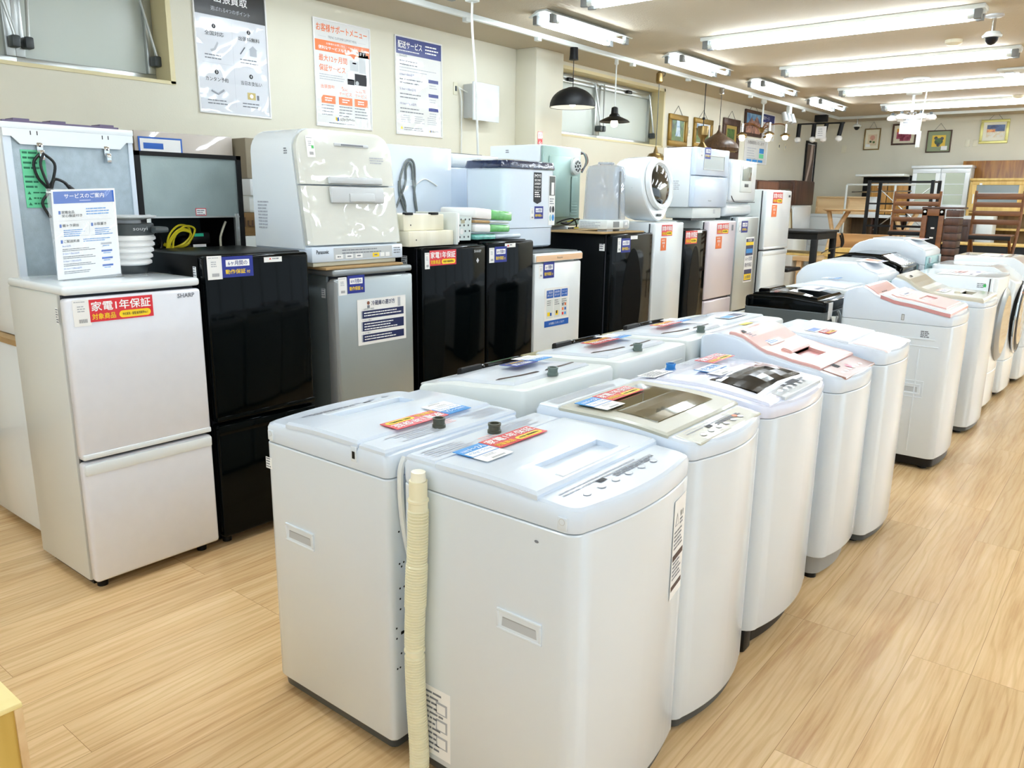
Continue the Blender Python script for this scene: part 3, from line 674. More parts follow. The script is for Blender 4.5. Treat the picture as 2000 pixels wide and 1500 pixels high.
# ---------------------------------------------------------------- cards and tags stuck on appliances
def red_card(root, fr, w=.235, h=.081, world=True):
    g = G(); g.obox(fr, 0, w, 0, h, 0, .0015, rfilm)
    g.text(fr, '家電1年保証', w*.03, h*.48, h*.42, bright, w=w*.93, bold=.03, lift=.002)
    g.text(fr, '対象商品', w*.03, h*.1, h*.27, yellow, w=w*.36, bold=.03, lift=.002)
    pts = []; cx0, cx1, cy, rr = w*.5, w*.9, h*.235, h*.16
    for k in range(9): a = pi/2+pi*k/8; pts.append((cx0+rr*cos(a), cy+rr*sin(a)))
    for k in range(9): a = -pi/2+pi*k/8; pts.append((cx1+rr*cos(a), cy+rr*sin(a)))
    g.fpoly(fr, pts, yellow, .0018); g.text(fr, '中古家具・家電 販売業界No.1', w*.7, h*.17, h*.13, ink, w=w*.4, al='C', bold=.01, lift=.0022)
    build('warranty_card', g, root, world, label='red one-year warranty card')
def tag(root, fr, w=.06, h=.095, world=True, gm=False):
    g = G(); g.obox(fr, 0, w, 0, h, 0, .0012, paper); g.lines(fr, w*.08, h*.9, w*.3, 1, .01, h*.03, link, .0016); g.lines(fr, w*.35, h*.9, w*.55, 1, .01, h*.03, link, .0016)
    g.lines(fr, w*.25, h*.72, w*.5, 3, h*.09, h*.04, link, .0016)
    for k in range(9): g.rect(fr, w*.3+k*w*.055, h*.12, w*.03, h*.14, gink, .0016)
    if gm: g.rect(fr, w*.6, h*.42, w*.28, h*.14, mat('green_mark', (70, 190, 100), .5), .0018)
    build('price_tag', g, root, world, label='white price tag with barcode')
def blue_card(root, fr, w=.12, h=.09, world=True):
    g = G(); g.obox(fr, 0, w, 0, h, 0, .0015, blue); g.rect(fr, w*.12, h*.52, w*.76, h*.32, bright, .0018)
    g.text(fr, '6ヶ月間の', w*.5, h*.57, h*.22, blue, w=w*.62, al='C', bold=.01, lift=.0022)
    g.text(fr, '動作保証', w*.1, h*.16, h*.22, yellow, w=w*.64, bold=.03, lift=.002); g.text(fr, '付', w*.78, h*.16, h*.15, yellow, w=w*.11, bold=.02, lift=.002)
    build('warranty_card', g, root, world, label='blue six-month warranty card')
def orange_card(root, fr, w=.075, h=.1, world=True):
    g = G(); g.obox(fr, 0, w, 0, h, 0, .0015, orange); g.lines(fr, w*.15, h*.82, w*.7, 1, .01, h*.05, bright, .0018)
    g.text(fr, '配送', w*.5, h*.52, h*.2, bright, al='C', w=w*.5, bold=.02, lift=.002); g.text(fr, '可', w*.5, h*.22, h*.2, bright, al='C', bold=.02, lift=.002); build('service_card', g, root, world, label='small orange card')
def spec_sticker(root, fr, w, h, n=5, m=gink, world=True, base=None):
    g = G()
    if base: g.rect(fr, 0, 0, w, h, base, .0005)
    g.lines(fr, w*.06, h*.86, w*.88, n, h*.9/n, h*.42/n, m, .0009); build('caution_label', g, root, world, label='small printed label')

XFR = -2.96
def fridge(name, l, y0, y1, zt, depth, cuts, bm_, dm, cat='refrigerator', group='refrigerators in the front row', r=.014, topslab=None, grip=None, foot=.035, xf=None):
    xf = XFR if xf is None else xf
    R = thing(name, l, cat, (xf-depth/2, (y0+y1)/2, 0), 0, group)
    zb = foot
    g = G(); g.box(xf-depth, xf-.06, y0, y1, zb, zt-(.03 if topslab else 0), bm_, .008)
    if topslab: g.box(xf-depth, xf-.005, y0-.001, y1+.001, zt-.032, zt, topslab, .012, 3)
    build('cabinet', g, R)
    g = G(); g.box(xf-.1, xf-.045, y0+.012, y1-.012, zb+.005, zt-.034 if topslab else zt-.012, gap); build('gasket', g, R)
    g = G(); g.box(xf-depth+.04, xf-.1, y0+.03, y1-.03, .0, zb+.01, black)
    for yy in (y0+.05, y1-.05): g.cyl((xf-.07, yy, 0), (xf-.07, yy, zb+.01), .02, black, n=12)
    build('feet', g, R)
    doors = []
    zz = [zb+.008]+list(cuts)+[zt-(.042 if topslab else .004)]
    for k in range(len(zz)-1):
        a = zz[k]+(.006 if k else 0); b = zz[k+1]-(.006 if k < len(zz)-2 else 0)
        g = G(); g.box(xf-.05, xf, y0+.001, y1-.001, a, b, dm, r, 3); d = build('door', g, R); doors.append(d)
        if grip is not None:
            g = G()
            if k: g.box(xf-.045, xf+.004, y0+.004, y1-.004, a, a+.022, grip, .005)
            else: g.box(xf-.045, xf+.005, y0+.004, y1-.004, b-.05, b-.005, grip, .008)
            build('grip', g, d)
    return R, doors
pearl = mat('pearl_white_door', (226, 228, 236), .16, coat=.8, var=.02, vscale=20)
pearls = mat('pearl_white_side', (214, 216, 212), .3, coat=.3)

# 1 small white two-door
R1_, d = fridge('refrigerator', 'white two-door refrigerator with sign stand on top, nearest in the front row', 1.18, 1.702, 1.178, .5, [.53], pearls, pearl, topslab=whiteW, grip=whiteW)
tag(R1_, FX(XFR+.0005, 1.205, 1.035)); red_card(R1_, FX(XFR+.001, 1.262, 1.046))
g = G(); g.text(FX(XFR, 1.6, 1.105), 'SHARP', .0, 0, .016, gink, w=.07, bold=.03); build('maker_mark', g, R1_)
spec_sticker(R1_, FY(-3.04, 1.1795, 1.04), .022, .06, 6, gink, base=paper)
# sign stand
r = thing('sign_stand', 'white upright service guide sign in clear stand on white refrigerator', 'sign', (-3.19, 1.38, 1.178))
fr = Fr((-3.0, 1.175, 1.158), (0, 1, 0), (-.16, 0, 1)); w, h = .255, .37
fr = Fr((-3.193, 1.261, 1.181), (.02, 1, 0), (-.16, .05, 1))
g = G(); g.obox(fr, 0, w, 0, h, 0, .003, paper)
g.rect(fr, .006, h-.058, w-.012, .05, mblue, .0035); g.text(fr, 'サービスのご案内', w/2, h-.038, .02, bright, al='C', w=.16, bold=.01, lift=.004); g.rect(fr, w/2-.02, h-.048, .045, .0015, bright, .004)
for n, t, x, y in (('1', '家電全品', .025, .27), ('2', '軽トラ貸出', .025, .215), ('3', 'お取置き', .15, .215), ('4', 'ご配送料金', .025, .15)):
    g.rect(fr, x-.004, y-.002, .008, .014, mblue, .0036); g.text(fr, t, x+.008, y, .012, ink, maxw=.07, bold=.01, lift=.004)
g.text(fr, '安心保証付き', .033, .255, .012, ink, w=.08, bold=.01, lift=.004); g.lines(fr, .13, .285, .105, 3, .011, .004, lblue, .004)
g.rect(fr, .02, .24, .21, .001, link, .0036); g.rect(fr, .02, .175, .21, .001, link, .0036); g.rect(fr, .138, .18, .001, .05, link, .0036)
g.lines(fr, .035, .2, .085, 4, .008, .003, lblue, .004); g.lines(fr, .16, .2, .075, 4, .008, .003, lblue, .004); g.lines(fr, .11, .158, .12, 2, .008, .003, lblue, .004)
for k in range(4):
    y = .132-k*.031; g.text(fr, ('3km以内', '3.1km～5km以内', '5.1km～10km以内', '10.1km～20km以内')[k], .025, y, .0085, mblue, maxw=.07, lift=.004); g.lines(fr, .025, y-.01, .14, 2, .007, .003, gink, .004)
    g.rect(fr, .18, y, .045, .008, mblue if k else link, .0036); g.lines(fr, .187, y-.007, .035, 1, .007, .003, lblue, .004)
def shrink(p):
    q = Vector(p)-fr.o; return fr.at(q.dot(fr.u)*.918, q.dot(fr.v)*.905, q.dot(fr.n))
g.v = [tuple(shrink(p)) for p in g.v]; w, h = .234, .335
build('sheet', g, r)
g = G(); g.obox(fr, -.003, w+.003, -.0, h+.004, .0032, .005, clear, .001); g.box(-3.29, -3.15, 1.265, 1.49, 1.1785, 1.181, clear); build('holder', g, r)
# folding cooker with white ribbed body
def kq(g): g.v = [(c[0]+(p[0]-c[0])*.86, c[1]+(p[1]-c[1])*.86, c[2]+(p[2]-c[2])*.82) for p in g.v]
r = thing('portable_kettle', 'white ribbed folding kettle with dark rim, beside the sign stand', 'kettle', (-3.33, 1.61, 1.178)); c = (-3.33, 1.61, 1.178)
g = G(); g.lathe([(.065, 0), (.07, .01), (.075, .03), (.075, .042)], c, dgrey, 32); kq(g); build('base', g, r)
g = G(); pr = []
for k in range(5): pr += [(.078+.006*k, .042+.03*k), (.094+.006*k, .05+.03*k), (.094+.006*k, .062+.03*k)]
g.lathe(pr+[(.108, .195)], c, paper, 36); kq(g); build('body', g, r)
g = G(); g.lathe([(.108, .19), (.115, .195), (.115, .245), (.11, .25), (.0, .25)], c, dgrey, 36, caps=False); kq(g); g.text(FX(-3.229, 1.58, 1.352), 'souyi', 0, 0, .018, lgrey, w=.06, lift=.002); g.box(-3.28, -3.2, 1.66, 1.72, 1.345, 1.37, dgrey, .01); build('rim', g, r)
g = G(); g.lathe([(.06, .25), (.06, .265), (.11, .275), (.13, .28), (.13, .288), (.02, .29)], c, lgrey, 36); kq(g); build('lid', g, r)

# 2 black two-door
F2, d = fridge('refrigerator', 'glossy black two-door refrigerator, second from the near end of the row', 1.725, 2.235, 1.262, .55, [.56], blkside, blackf, grip=blackg)
tag(F2, FX(XFR+.0005, 1.735, 1.165), .065, .095); blue_card(F2, FX(XFR+.001, 1.8, 1.17), .145, .085)
g = G(); g.rect(FX(XFR+.001, 2.0, 1.222), 0, 0, .09, .022, paper); f = FX(XFR+.0015, 2.0, 1.222); g.fpoly(f, [(.025, .011), (.031, .019), (.037, .011)], red); g.lines(f, .042, .012, .04, 1, .01, .005, gink); build('maker_mark', g, F2)
spec_sticker(F2, FY(-3.05, 1.7245, 1.17), .025, .045, 4, gink, base=paper)
# 3 silver one-door look
F3, d = fridge('refrigerator', 'silver refrigerator with a notice on its door, under the large dishwasher', 2.375, 2.885, 1.165, .5, [.3], silvers, silver, topslab=mat('silver_top', (150, 156, 158), .35, metal=.4), grip=None)
g = G(); g.box(XFR-.055, XFR+.006, 2.366, 2.392, .06, 1.11, grey, .01); build('edge_trim', g, F3)
tag(F3, FX(XFR+.0005, 2.395, 1.045), .05, .085); blue_card(F3, FX(XFR+.001, 2.45, 1.05), .105, .085)
g = G(); g.text(FX(XFR, 2.8, 1.115), 'SHARP', 0, 0, .01, gink, w=.05); build('maker_mark', g, F3)
g = G(); f = FX(XFR+.001, 2.505, .79); w, h = .32, .225; g.obox(f, 0, w, 0, h, 0, .001, paper); g.text(f, '冷蔵庫の選び方', .09, .19, .024, navy, w=.155, bold=.02, lift=.0016)
g.disc(f, .07, .205, .009, mat('brown_hair', (140, 84, 60), .6), .0016); g.rect(f, .062, .18, .016, .014, gink, .0016); g.rect(f, .265, .172, .018, .045, link, .0016)
for k, (a, b) in enumerate(((.13, .038), (.068, .046), (.015, .036))):
    g.rect(f, .03, a, .275, b, navy, .0014); g.rect(f, .022, a, .008, b, link, .0014); g.lines(f, .04, a+b-.014, .25, 2 if b < .04 else 3, .013, .005, bright, .002)
    g.text(f, ('1. 設置場所の確認', '2. サイズ選び', '3. ドア選び')[k], .03, a+b+.003, .009, gink, maxw=.08, lift=.0016)
build('notice', g, F3, label='white notice with navy bands')
spec_sticker(F3, FY(-3.06, 2.3745, 1.03), .03, .045, 4, gink, base=lgrey)
# 4, 5 black
F4, d = fridge('refrigerator', 'black two-door refrigerator with red warranty card, under the pale wooden box', 2.955, 3.465, 1.25, .55, [.42], blkside, blackf)
tag(F4, FX(XFR+.0005, 2.97, 1.135), .035, .085); red_card(F4, FX(XFR+.001, 3.005, 1.15), .205, .08)
g = G(); f = FX(XFR, 3.36, 1.205); g.text(f, 'SHARP', 0, .0, .014, lgrey, w=.06, bold=.02); g.fpoly(f, [(.03, -.03), (.042, -.045), (.03, -.06), (.018, -.045)], lgrey); build('maker_mark', g, F4)
spec_sticker(F4, FY(-3.12, 2.9545, 1.15), .045, .05, 4, gink, base=paper)
F5, d = fridge('refrigerator', 'black refrigerator with blue warranty card, under the pile of wrapped goods', 3.475, 3.915, 1.262, .55, [.42], blkside, blackf)
tag(F5, FX(XFR+.0005, 3.49, 1.14), .045, .085); blue_card(F5, FX(XFR+.001, 3.538, 1.14), .11, .09)
g = G(); g.rect(FX(XFR+.001, 3.63, 1.222), 0, 0, .1, .024, paper); g.fpoly(FX(XFR+.0015, 3.63, 1.222), [(.02, .006), (.03, .019), (.04, .006)], red); g.lines(FX(XFR+.0015, 3.63, 1.222), .045, .012, .04, 1, .01, .005, gink); build('maker_mark', g, F5)
# 6 low washer-size white, peach band on top
R = thing('small_freezer', 'low white one-door freezer with peach band, under the small twin-tone washer', 'freezer', (-3.2, 4.19, 0), 0, 'refrigerators in the front row')
g = G(); g.box(-3.44, -3.02, 3.93, 4.445, .03, 1.15, offw, .01); build('cabinet', g, R)
g = G(); g.box(-3.02, XFR, 3.932, 4.443, .06, 1.11, whiteW, .014); build('door', g, R)
g = G(); g.box(-3.44, XFR+.004, 3.925, 4.45, 1.115, 1.17, whiteW, .012); g.obox(FX(XFR+.004, 3.935, 1.122), 0, .505, 0, .036, 0, .004, mat('peach_band', (236, 196, 156), .35)); g.text(FX(XFR+.009, 4.15, 1.134), 'Panasonic', 0, 0, .012, ink, w=.06); build('top_panel', g, R)
g = G(); g.box(-3.43, -2.99, 3.94, 4.435, 1.168, 1.176, dgrey, .002); build('top_mat', g, R)
g = G(); g.box(-3.4, -3.0, 3.96, 4.42, 0, .05, black); build('feet', g, R)
tag(R, FX(XFR+.0005, 3.97, 1.02), .04, .08); blue_card(R, FX(XFR+.001, 4.015, 1.015), .115, .1)
g = G(); f = FX(XFR+.001, 4.035, .7); w, h = .27, .25; g.obox(f, 0, w, 0, h, 0, .001, paper); g.rect(f, 0, .0, w, .04, mblue, .0015); g.text(f, 'お気軽にスタッフまで', .05, .012, .016, bright, w=.17, lift=.002)
for k, t in enumerate(('ご配送\n承ります', '出張買取\n承ります', 'クレジット\nカード可')):
    x = .02+k*.08; g.rect(f, x, .185, .072, .05, mblue, .0015)
    for q, s in enumerate(t.split('\n')): g.text(f, s, x+.036, .214-q*.02, .014, bright, al='C', w=.055, lift=.002)
    g.rect(f, x, .055, .072, .12, link if False else offw, .0013); g.lines(f, x+.008, .165, .055, 3, .013, .005, gink, .0018)
    if k == 0: g.rect(f, x+.01, .07, .03, .025, yellow, .0018); g.rect(f, x+.038, .07, .02, .02, mblue, .0018)
    if k == 1: g.rect(f, x+.02, .07, .03, .03, yellow, .0018); g.rect(f, x+.025, .08, .015, .02, ink, .0019)
    if k == 2:
        for q in range(6): g.rect(f, x+.012+(q % 2)*.028, .065+(q//2)*.03, .018, .018, (red, lblue, orange, mblue, gink, orange)[q], .0018)
build('notice', g, R, label='white notice with three blue headings')
# 7 large black
F7, d = fridge('refrigerator', 'wide black refrigerator with painted oval reflection, under the clear dish dryer', 4.815, 5.405, 1.27, .62, [.4], blkside, blackf)
tag(F7, FX(XFR+.0005, 4.895, 1.14), .045, .1); blue_card(F7, FX(XFR+.001, 4.945, 1.135), .125, .1)
def egg(zc, yc, ry, rz): return [(ry*cos(2*pi*k/32)*(1-.12*sin(2*pi*k/32)), rz*sin(2*pi*k/32)) for k in range(32)]
g = G(); f = FX(XFR+.001, 5.12, .82); g.fpoly(f, egg(0, 0, .135, .34), mat('oval_reflection_black', (2, 3, 3), .3, spec=.08)); build('oval_reflection', g, F7)  # film reflection on the door, painted as a dark oval
g = G(); g.rect(FX(XFR+.001, 5.07, 1.225), 0, 0, .1, .025, paper); build('maker_mark', g, F7)
spec_sticker(F7, FY(-3.06, 4.8145, 1.15), .045, .05, 3, gink, base=paper)
g = G(); g.box(-3.5, XFR-.02, 4.72, 5.3, 1.271, 1.281, card); one('wooden_board', g, 'thin brown board lying on the wide black refrigerator', 'board')
# 8 white tall
F8, d = fridge('refrigerator', 'white refrigerator with red and orange cards, under the round dryer', 5.43, 5.905, 1.34, .55, [.32], whiteW, whiteW)
red_card(F8, FX(XFR+.001, 5.535, 1.235), .17, .085); orange_card(F8, FX(XFR+.001, 5.53, 1.125), .085, .095)
# 9 black narrow with oval film reflection painted on
F9, d = fridge('refrigerator', 'narrow black refrigerator with red card, between two white refrigerators', 5.915, 6.345, 1.275, .55, [.3], blkside, blackg)
g = G(); f = FX(XFR+.001, 6.14, .8); g.fpoly(f, egg(0, 0, .1, .34), mat('oval_reflection_black', (2, 3, 3), .3, spec=.08)); build('oval_reflection', g, F9)
red_card(F9, FX(XFR+.001, 5.94, 1.16), .21, .105); g = G(); g.rect(FX(XFR+.001, 6.13, 1.245), 0, 0, .11, .022, paper); build('maker_mark', g, F9)
# 10 pinkish white two-door
pinkw = mat('rosy_white_door', (228, 218, 226), .2, coat=.6)
F10, d = fridge('refrigerator', 'rosy white two-door refrigerator with red and orange cards', 6.365, 6.93, 1.34, .55, [.66], offw, pinkw, grip=None)
red_card(F10, FX(XFR+.001, 6.53, 1.225), .235, .09); orange_card(F10, FX(XFR+.001, 6.52, 1.1), .12, .105)
g = G(); g.rect(FX(XFR+.001, 6.83, 1.25), 0, 0, .04, .05, gink); build('maker_mark', g, F10)
# 11 silver
F11, d = fridge('refrigerator', 'silver refrigerator with blue card and tall navy banner sticker', 6.945, 7.45, 1.37, .55, [.5], silvers, silver)
tag(F11, FX(XFR+.0005, 6.99, 1.22), .05, .1); blue_card(F11, FX(XFR+.001, 7.05, 1.225), .14, .105)
g = G(); f = FX(XFR+.001, 7.17, .76); w, h = .2, .42; g.obox(f, 0, w, 0, h, 0, .001, paper)
g.rect(f, .012, .25, w-.024, .155, navy, .0015); g.rect(f, .012, .345, w-.024, .03, yellow, .0017); g.text(f, '冷蔵庫', w/2, .378, .024, bright, al='C', w=.1, lift=.002); g.rect(f, .025, .272, w-.05, .04, lblue, .0017)
g.text(f, '6ヶ月間', w/2, .2, .038, navy, al='C', w=.15, lift=.002); g.text(f, '動作保証', w/2, .145, .038, navy, al='C', w=.16, lift=.002); g.rect(f, .012, .015, w-.024, .105, navy, .0015); g.rect(f, .018, .022, w-.036, .055, yellow, .0017); g.text(f, 'お買得', w/2, .032, .032, navy, al='C', w=.12, lift=.002, bold=.02)
build('banner_sticker', g, F11, label='tall navy and yellow banner sticker')
# 12 tall white two-door
F12, d = fridge('refrigerator', 'tall white two-door refrigerator, farthest in the front row', 7.61, 8.27, 1.62, .55, [1.04], offw, whiteW, grip=whiteW)
red_card(F12, FX(XFR+.001, 7.76, 1.49), .25, .105); orange_card(F12, FX(XFR+.001, 7.75, 1.36), .13, .115)
g = G(); g.rect(FX(XFR+.001, 8.18, 1.55), 0, 0, .05, .022, ink); build('maker_mark', g, F12)

# ---------------------------------------------------------------- second row, backs to the aisle
XB = -3.62
G0 = thing('refrigerator', 'white refrigerator behind the nearest one, carrying a smaller refrigerator', 'refrigerator', (-3.9, 1.5, 0), 0, 'refrigerators standing back to back')
g = G(); g.box(-4.2, XB+.02, 1.255, 1.76, .03, .875, whiteW, .01); build('cabinet', g, G0)
g = G(); g.box(-4.26, -4.2, 1.26, 1.755, .05, .87, whiteW, .012); build('door', g, G0)
g = G(); g.box(-4.15, XB, 1.3, 1.72, 0, .04, black); build('feet', g, G0)
g = G(); g.box(-4.2, XB+.01, 1.24, 1.78, .876, .9, card); one('cardboard_sheet', g, 'cardboard pad between the two stacked white refrigerators', 'cardboard')
G1 = thing('refrigerator', 'white refrigerator showing its galvanised back with a black cord', 'refrigerator', (-3.9, 1.5, .9), 0, 'refrigerators standing back to back')
g = G(); g.box(-4.15, XB-.012, 1.285, 1.805, .902, 1.75, whiteW, .006); g.box(XB-.015, XB+.002, 1.285, 1.315, .902, 1.75, cool); g.box(XB-.015, XB+.002, 1.785, 1.805, .902, 1.75, cool); build('cabinet', g, G1)
g = G(); g.box(XB-.012, XB-.004, 1.315, 1.785, .905, 1.735, galv); build('back_panel', g, G1)
g = G(); g.box(-4.16, XB+.008, 1.28, 1.81, 1.75, 1.775, whiteW, .004); f = FX(XB+.003, 1.285, 1.69)
g.prism(f, [(0, .06), (0, .03), (.03, .03), (.06, 0), (.46, 0), (.49, .03), (.52, .03), (.52, .06)], .006, whiteW)
for a in (.10, .125, .385, .41): g.rect(f, a, .038, .004, .016, ink, .0065)
build('top_cap', g, G1)
g = G(); g.box(-4.12, XB-.02, 1.3, 1.76, 1.776, 1.784, mat('violet_grey', (96, 84, 110), .4)); 
for a in (1.34, 1.48, 1.68): g.box(-3.72, XB-.02, a, a+.06, 1.784, 1.792, mat('violet_grey', (96, 84, 110), .4))
build('top_trim', g, G1)
for yy in (1.405, 1.675):
    g = G(); f = FX(XB+.004, yy, 1.63); g.obox(f, 0, .024, .03, .07, 0, .006, chrome, .002); g.obox(f, .002, .022, 0, .04, .004, .022, chrome, .003); g.disc(f, .012, .056, .004, ink, .0065); build('bracket', g, G1)
g = G(); f = FX(XB-.003, 1.345, 1.44); g.obox(f, 0, .09, 0, .23, 0, .0015, green); g.lines(f, .005, .215, .06, 4, .02, .008, dgreen, .002); g.lines(f, .005, .12, .06, 3, .02, .008, dgreen, .002)
for k in range(3): g.fpoly(f, [(.008, .01+.022*k), (.022, .01+.022*k), (.015, .022+.022*k)], dgreen, .002); g.lines(f, .03, .014+.022*k, .055, 1, .01, .006, dgreen, .002)
build('wiring_label', g, G1, label='green wiring label')
g = G(); f = FX(XB-.003, 1.35, 1.06); g.obox(f, 0, .1, 0, .025, 0, .0015, paper); g.lines(f, .03, .01, .065, 1, .01, .008, ink, .002); g.rect(f, .005, .005, .02, .015, gink, .002); build('serial_label', g, G1)
g = G(); xx = XB+.012; f = FX(xx, 0, 0)
def cp(y, z, dx=0): return (xx+dx, y, z)
g.tube(smooth([cp(1.417, 1.66), cp(1.385, 1.62), cp(1.395, 1.56), cp(1.43, 1.51), cp(1.40, 1.46), cp(1.425, 1.4)], 5), .006, cordb)
g.tube(smooth([cp(1.417, 1.66, .01), cp(1.46, 1.62, .01), cp(1.45, 1.56, .01), cp(1.43, 1.51, .01), cp(1.47, 1.45, .01), cp(1.455, 1.38, .01)], 5), .006, cordb)
g.tube(smooth([cp(1.42, 1.655, .012), cp(1.405, 1.61, .014), cp(1.425, 1.53, .016), cp(1.445, 1.5, .016), cp(1.44, 1.44, .014), cp(1.44, 1.36, .01), cp(1.45, 1.2, .004), cp(1.46, 1.0, 0)], 5), .006, cordb)
g.tube(smooth([cp(1.435, 1.52, .02), cp(1.45, 1.555, .02), cp(1.485, 1.545, .02), cp(1.505, 1.52, .02)], 5), [.006]*11+[.007]*5, cordb)
g.cyl(cp(1.5, 1.53, .02), cp(1.54, 1.49, .02), .008, cordb, .013, 10)
for a in (-.006, .006): g.obox(Fr(cp(1.538+a*.7, 1.49+a*.7, .02), (0, .7, -.7), (0, .7, .7)), 0, .018, -.002, .002, 0, .003, chrome)
g.obox(FX(xx, 1.42, 1.5), 0, .03, 0, .007, -.004, .03, paper); build('power_cord', g, G1)
G2 = thing('refrigerator', 'black-sided refrigerator showing its back with open wiring compartment', 'refrigerator', (-3.95, 2.08, 0), 0, 'refrigerators standing back to back')
x = -3.64
g = G(); g.box(-4.22, x, 1.82, 1.845, .0, 1.692, matblk); g.box(-4.22, x, 2.335, 2.36, 0, 1.692, matblk); g.box(-4.22, x, 1.82, 2.36, 1.672, 1.692, matblk); g.box(-4.22, -4.02, 1.845, 2.335, .0, 1.672, mat('dark_teal_inner', (52, 66, 66), .5)); g.box(-4.22, x, 1.845, 2.335, 0, .9, matblk); build('cabinet', g, G2)
g = G(); g.box(-4.03, x-.008, 1.845, 2.335, 1.4, 1.672, galvg); g.box(x-.03, x-.002, 1.845, 2.335, 1.392, 1.4, alum); build('back_panel', g, G2)
for a in (1.85, 2.31):
    g = G(); g.box(x-.02, x, a, a+.022, 1.2, 1.41, alum, .002)
    for z in (1.405, 1.34, 1.28): g.disc(FX(x, a+.011, z), 0, 0, .006, lgrey, .003, 10)
    build('bracket', g, G2)
g = G(); f = FX(x-.007, 2.1, 1.402); g.rect(f, 0, 0, .055, .035, red); g.rect(f, .003, .003, .049, .029, paper, .001); g.lines(f, .006, .022, .042, 3, .009, .004, gink, .0014); build('caution_label', g, G2)
g = G(); g.box(-3.92, -3.72, 2.06, 2.2, .9, 1.0, black, .02); c = (-3.8, 2.13, 1.2); g.lathe([(.02, .1), (.06, .09), (.075, .04), (.075, -.3)], c, black, 20); g.box(-3.76, -3.7, 2.1, 2.2, 1.26, 1.32, black, .01); g.rect(FX(-3.695, 2.11, 1.3), 0, 0, .05, .015, mat('teal_sticker', (40, 190, 150), .5)); g.rect(FX(-3.695, 2.1, 1.24), 0, 0, .07, .022, paper); build('compressor', g, G2)
g = G()
for k in range(5):
    a = random.uniform(-.02, .02); b = random.uniform(-.02, .02)
    g.tube(smooth([(-3.7, 1.98+a, 1.2), (-3.69, 1.99+a, 1.29+b), (-3.68, 2.04+a, 1.345+b), (-3.69, 2.1+a, 1.33+b), (-3.71, 2.08+b, 1.27), (-3.72, 2.02+b, 1.25), (-3.73, 1.96+a, 1.27)], 5), .005, yell, 6)
build('earth_wire', g, G2, label='bundle of yellow wire')
g = G()
for k in range(5):
    a = random.uniform(-.03, .03); g.tube(smooth([(-3.75, 1.86, 1.3+a), (-3.72, 1.9, 1.34+a), (-3.71, 1.95, 1.28+a), (-3.7, 1.92, 1.22), (-3.74, 1.88, 1.2+a)], 5), .005, black, 6)
g.tube(smooth([(-3.7, 2.29, 1.37), (-3.7, 2.27, 1.33), (-3.71, 2.26, 1.28), (-3.72, 2.27, 1.2)], 4), .006, cream, 6); build('wiring', g, G2)
G3 = thing('refrigerator', 'white refrigerator showing its plain back with looped grey cord', 'refrigerator', (-3.95, 3.66, 0), 0, 'refrigerators standing back to back')
x = -3.66
g = G(); g.box(-4.2, x, 3.3, 3.93, .03, 1.812, cool, .006); build('cabinet', g, G3)
g = G(); g.box(-4.26, -4.2, 3.31, 3.92, .05, 1.8, whiteW, .01); build('door', g, G3); g = G(); g.box(-4.1, x-.03, 3.35, 3.88, 0, .035, black); build('feet', g, G3)
g = G()
for p in ([(3.47, 1.3), (3.5, 1.45), (3.455, 1.58), (3.5, 1.7), (3.545, 1.73), (3.58, 1.7), (3.585, 1.6), (3.58, 1.5), (3.61, 1.38), (3.66, 1.3)],
          [(3.42, 1.44), (3.5, 1.58), (3.51, 1.67), (3.54, 1.71), (3.565, 1.68), (3.57, 1.6), (3.6, 1.4), (3.605, 1.3)], [(3.45, 1.6), (3.46, 1.5), (3.54, 1.34), (3.55, 1.29)]):
    g.tube(smooth([(x+.01, a, b) for a, b in p], 5), .007, cordg, 7)
build('power_cord', g, G3)
g = G(); g.obox(FX(x+.005, 3.46, 1.57), 0, .13, 0, .035, 0, .015, clear); build('cord_tape', g, G3); g = G(); g.tube(smooth([(x+.003, 3.6, 1.58), (x+.004, 3.68, 1.615), (x+.003, 3.79, 1.575)], 5), .004, paper, 6); build('earth_wire', g, G3)
G4 = thing('washing_machine', 'white washing machine back wrapped in film, behind the small washer', 'washing machine', (-3.98, 4.25, 0))
x = -3.7
g = G(); g.box(-4.25, x, 3.96, 4.48, .06, 1.7, cool, .012); build('cabinet', g, G4)
g = G(); g.box(-4.26, x+.006, 3.955, 4.485, 1.7, 1.79, whiteW, .03, 3); g.box(-4.2, x-.1, 4.0, 4.4, 1.79, 1.8, dgrey, .004); build('top_frame', g, G4)
g = G(); f = FX(x+.001, 4.2, 1.56); g.obox(f, 0, .085, 0, .1, 0, .001, paper); g.lines(f, .006, .09, .03, 6, .015, .006, gink, .0015); g.lines(f, .045, .09, .03, 6, .015, .006, gink, .0015); build('caution_label', g, G4)
g = G(); f = FX(x+.001, 4.16, 1.39); g.frame(f, .14, .08, .008, .008, cool, .003); g.rect(f, .01, .01, .12, .06, lgrey); build('hand_grip', g, G4)
g = G(); g.box(-4.2, x-.03, 4.0, 4.45, 0, .065, dgrey); build('feet', g, G4)
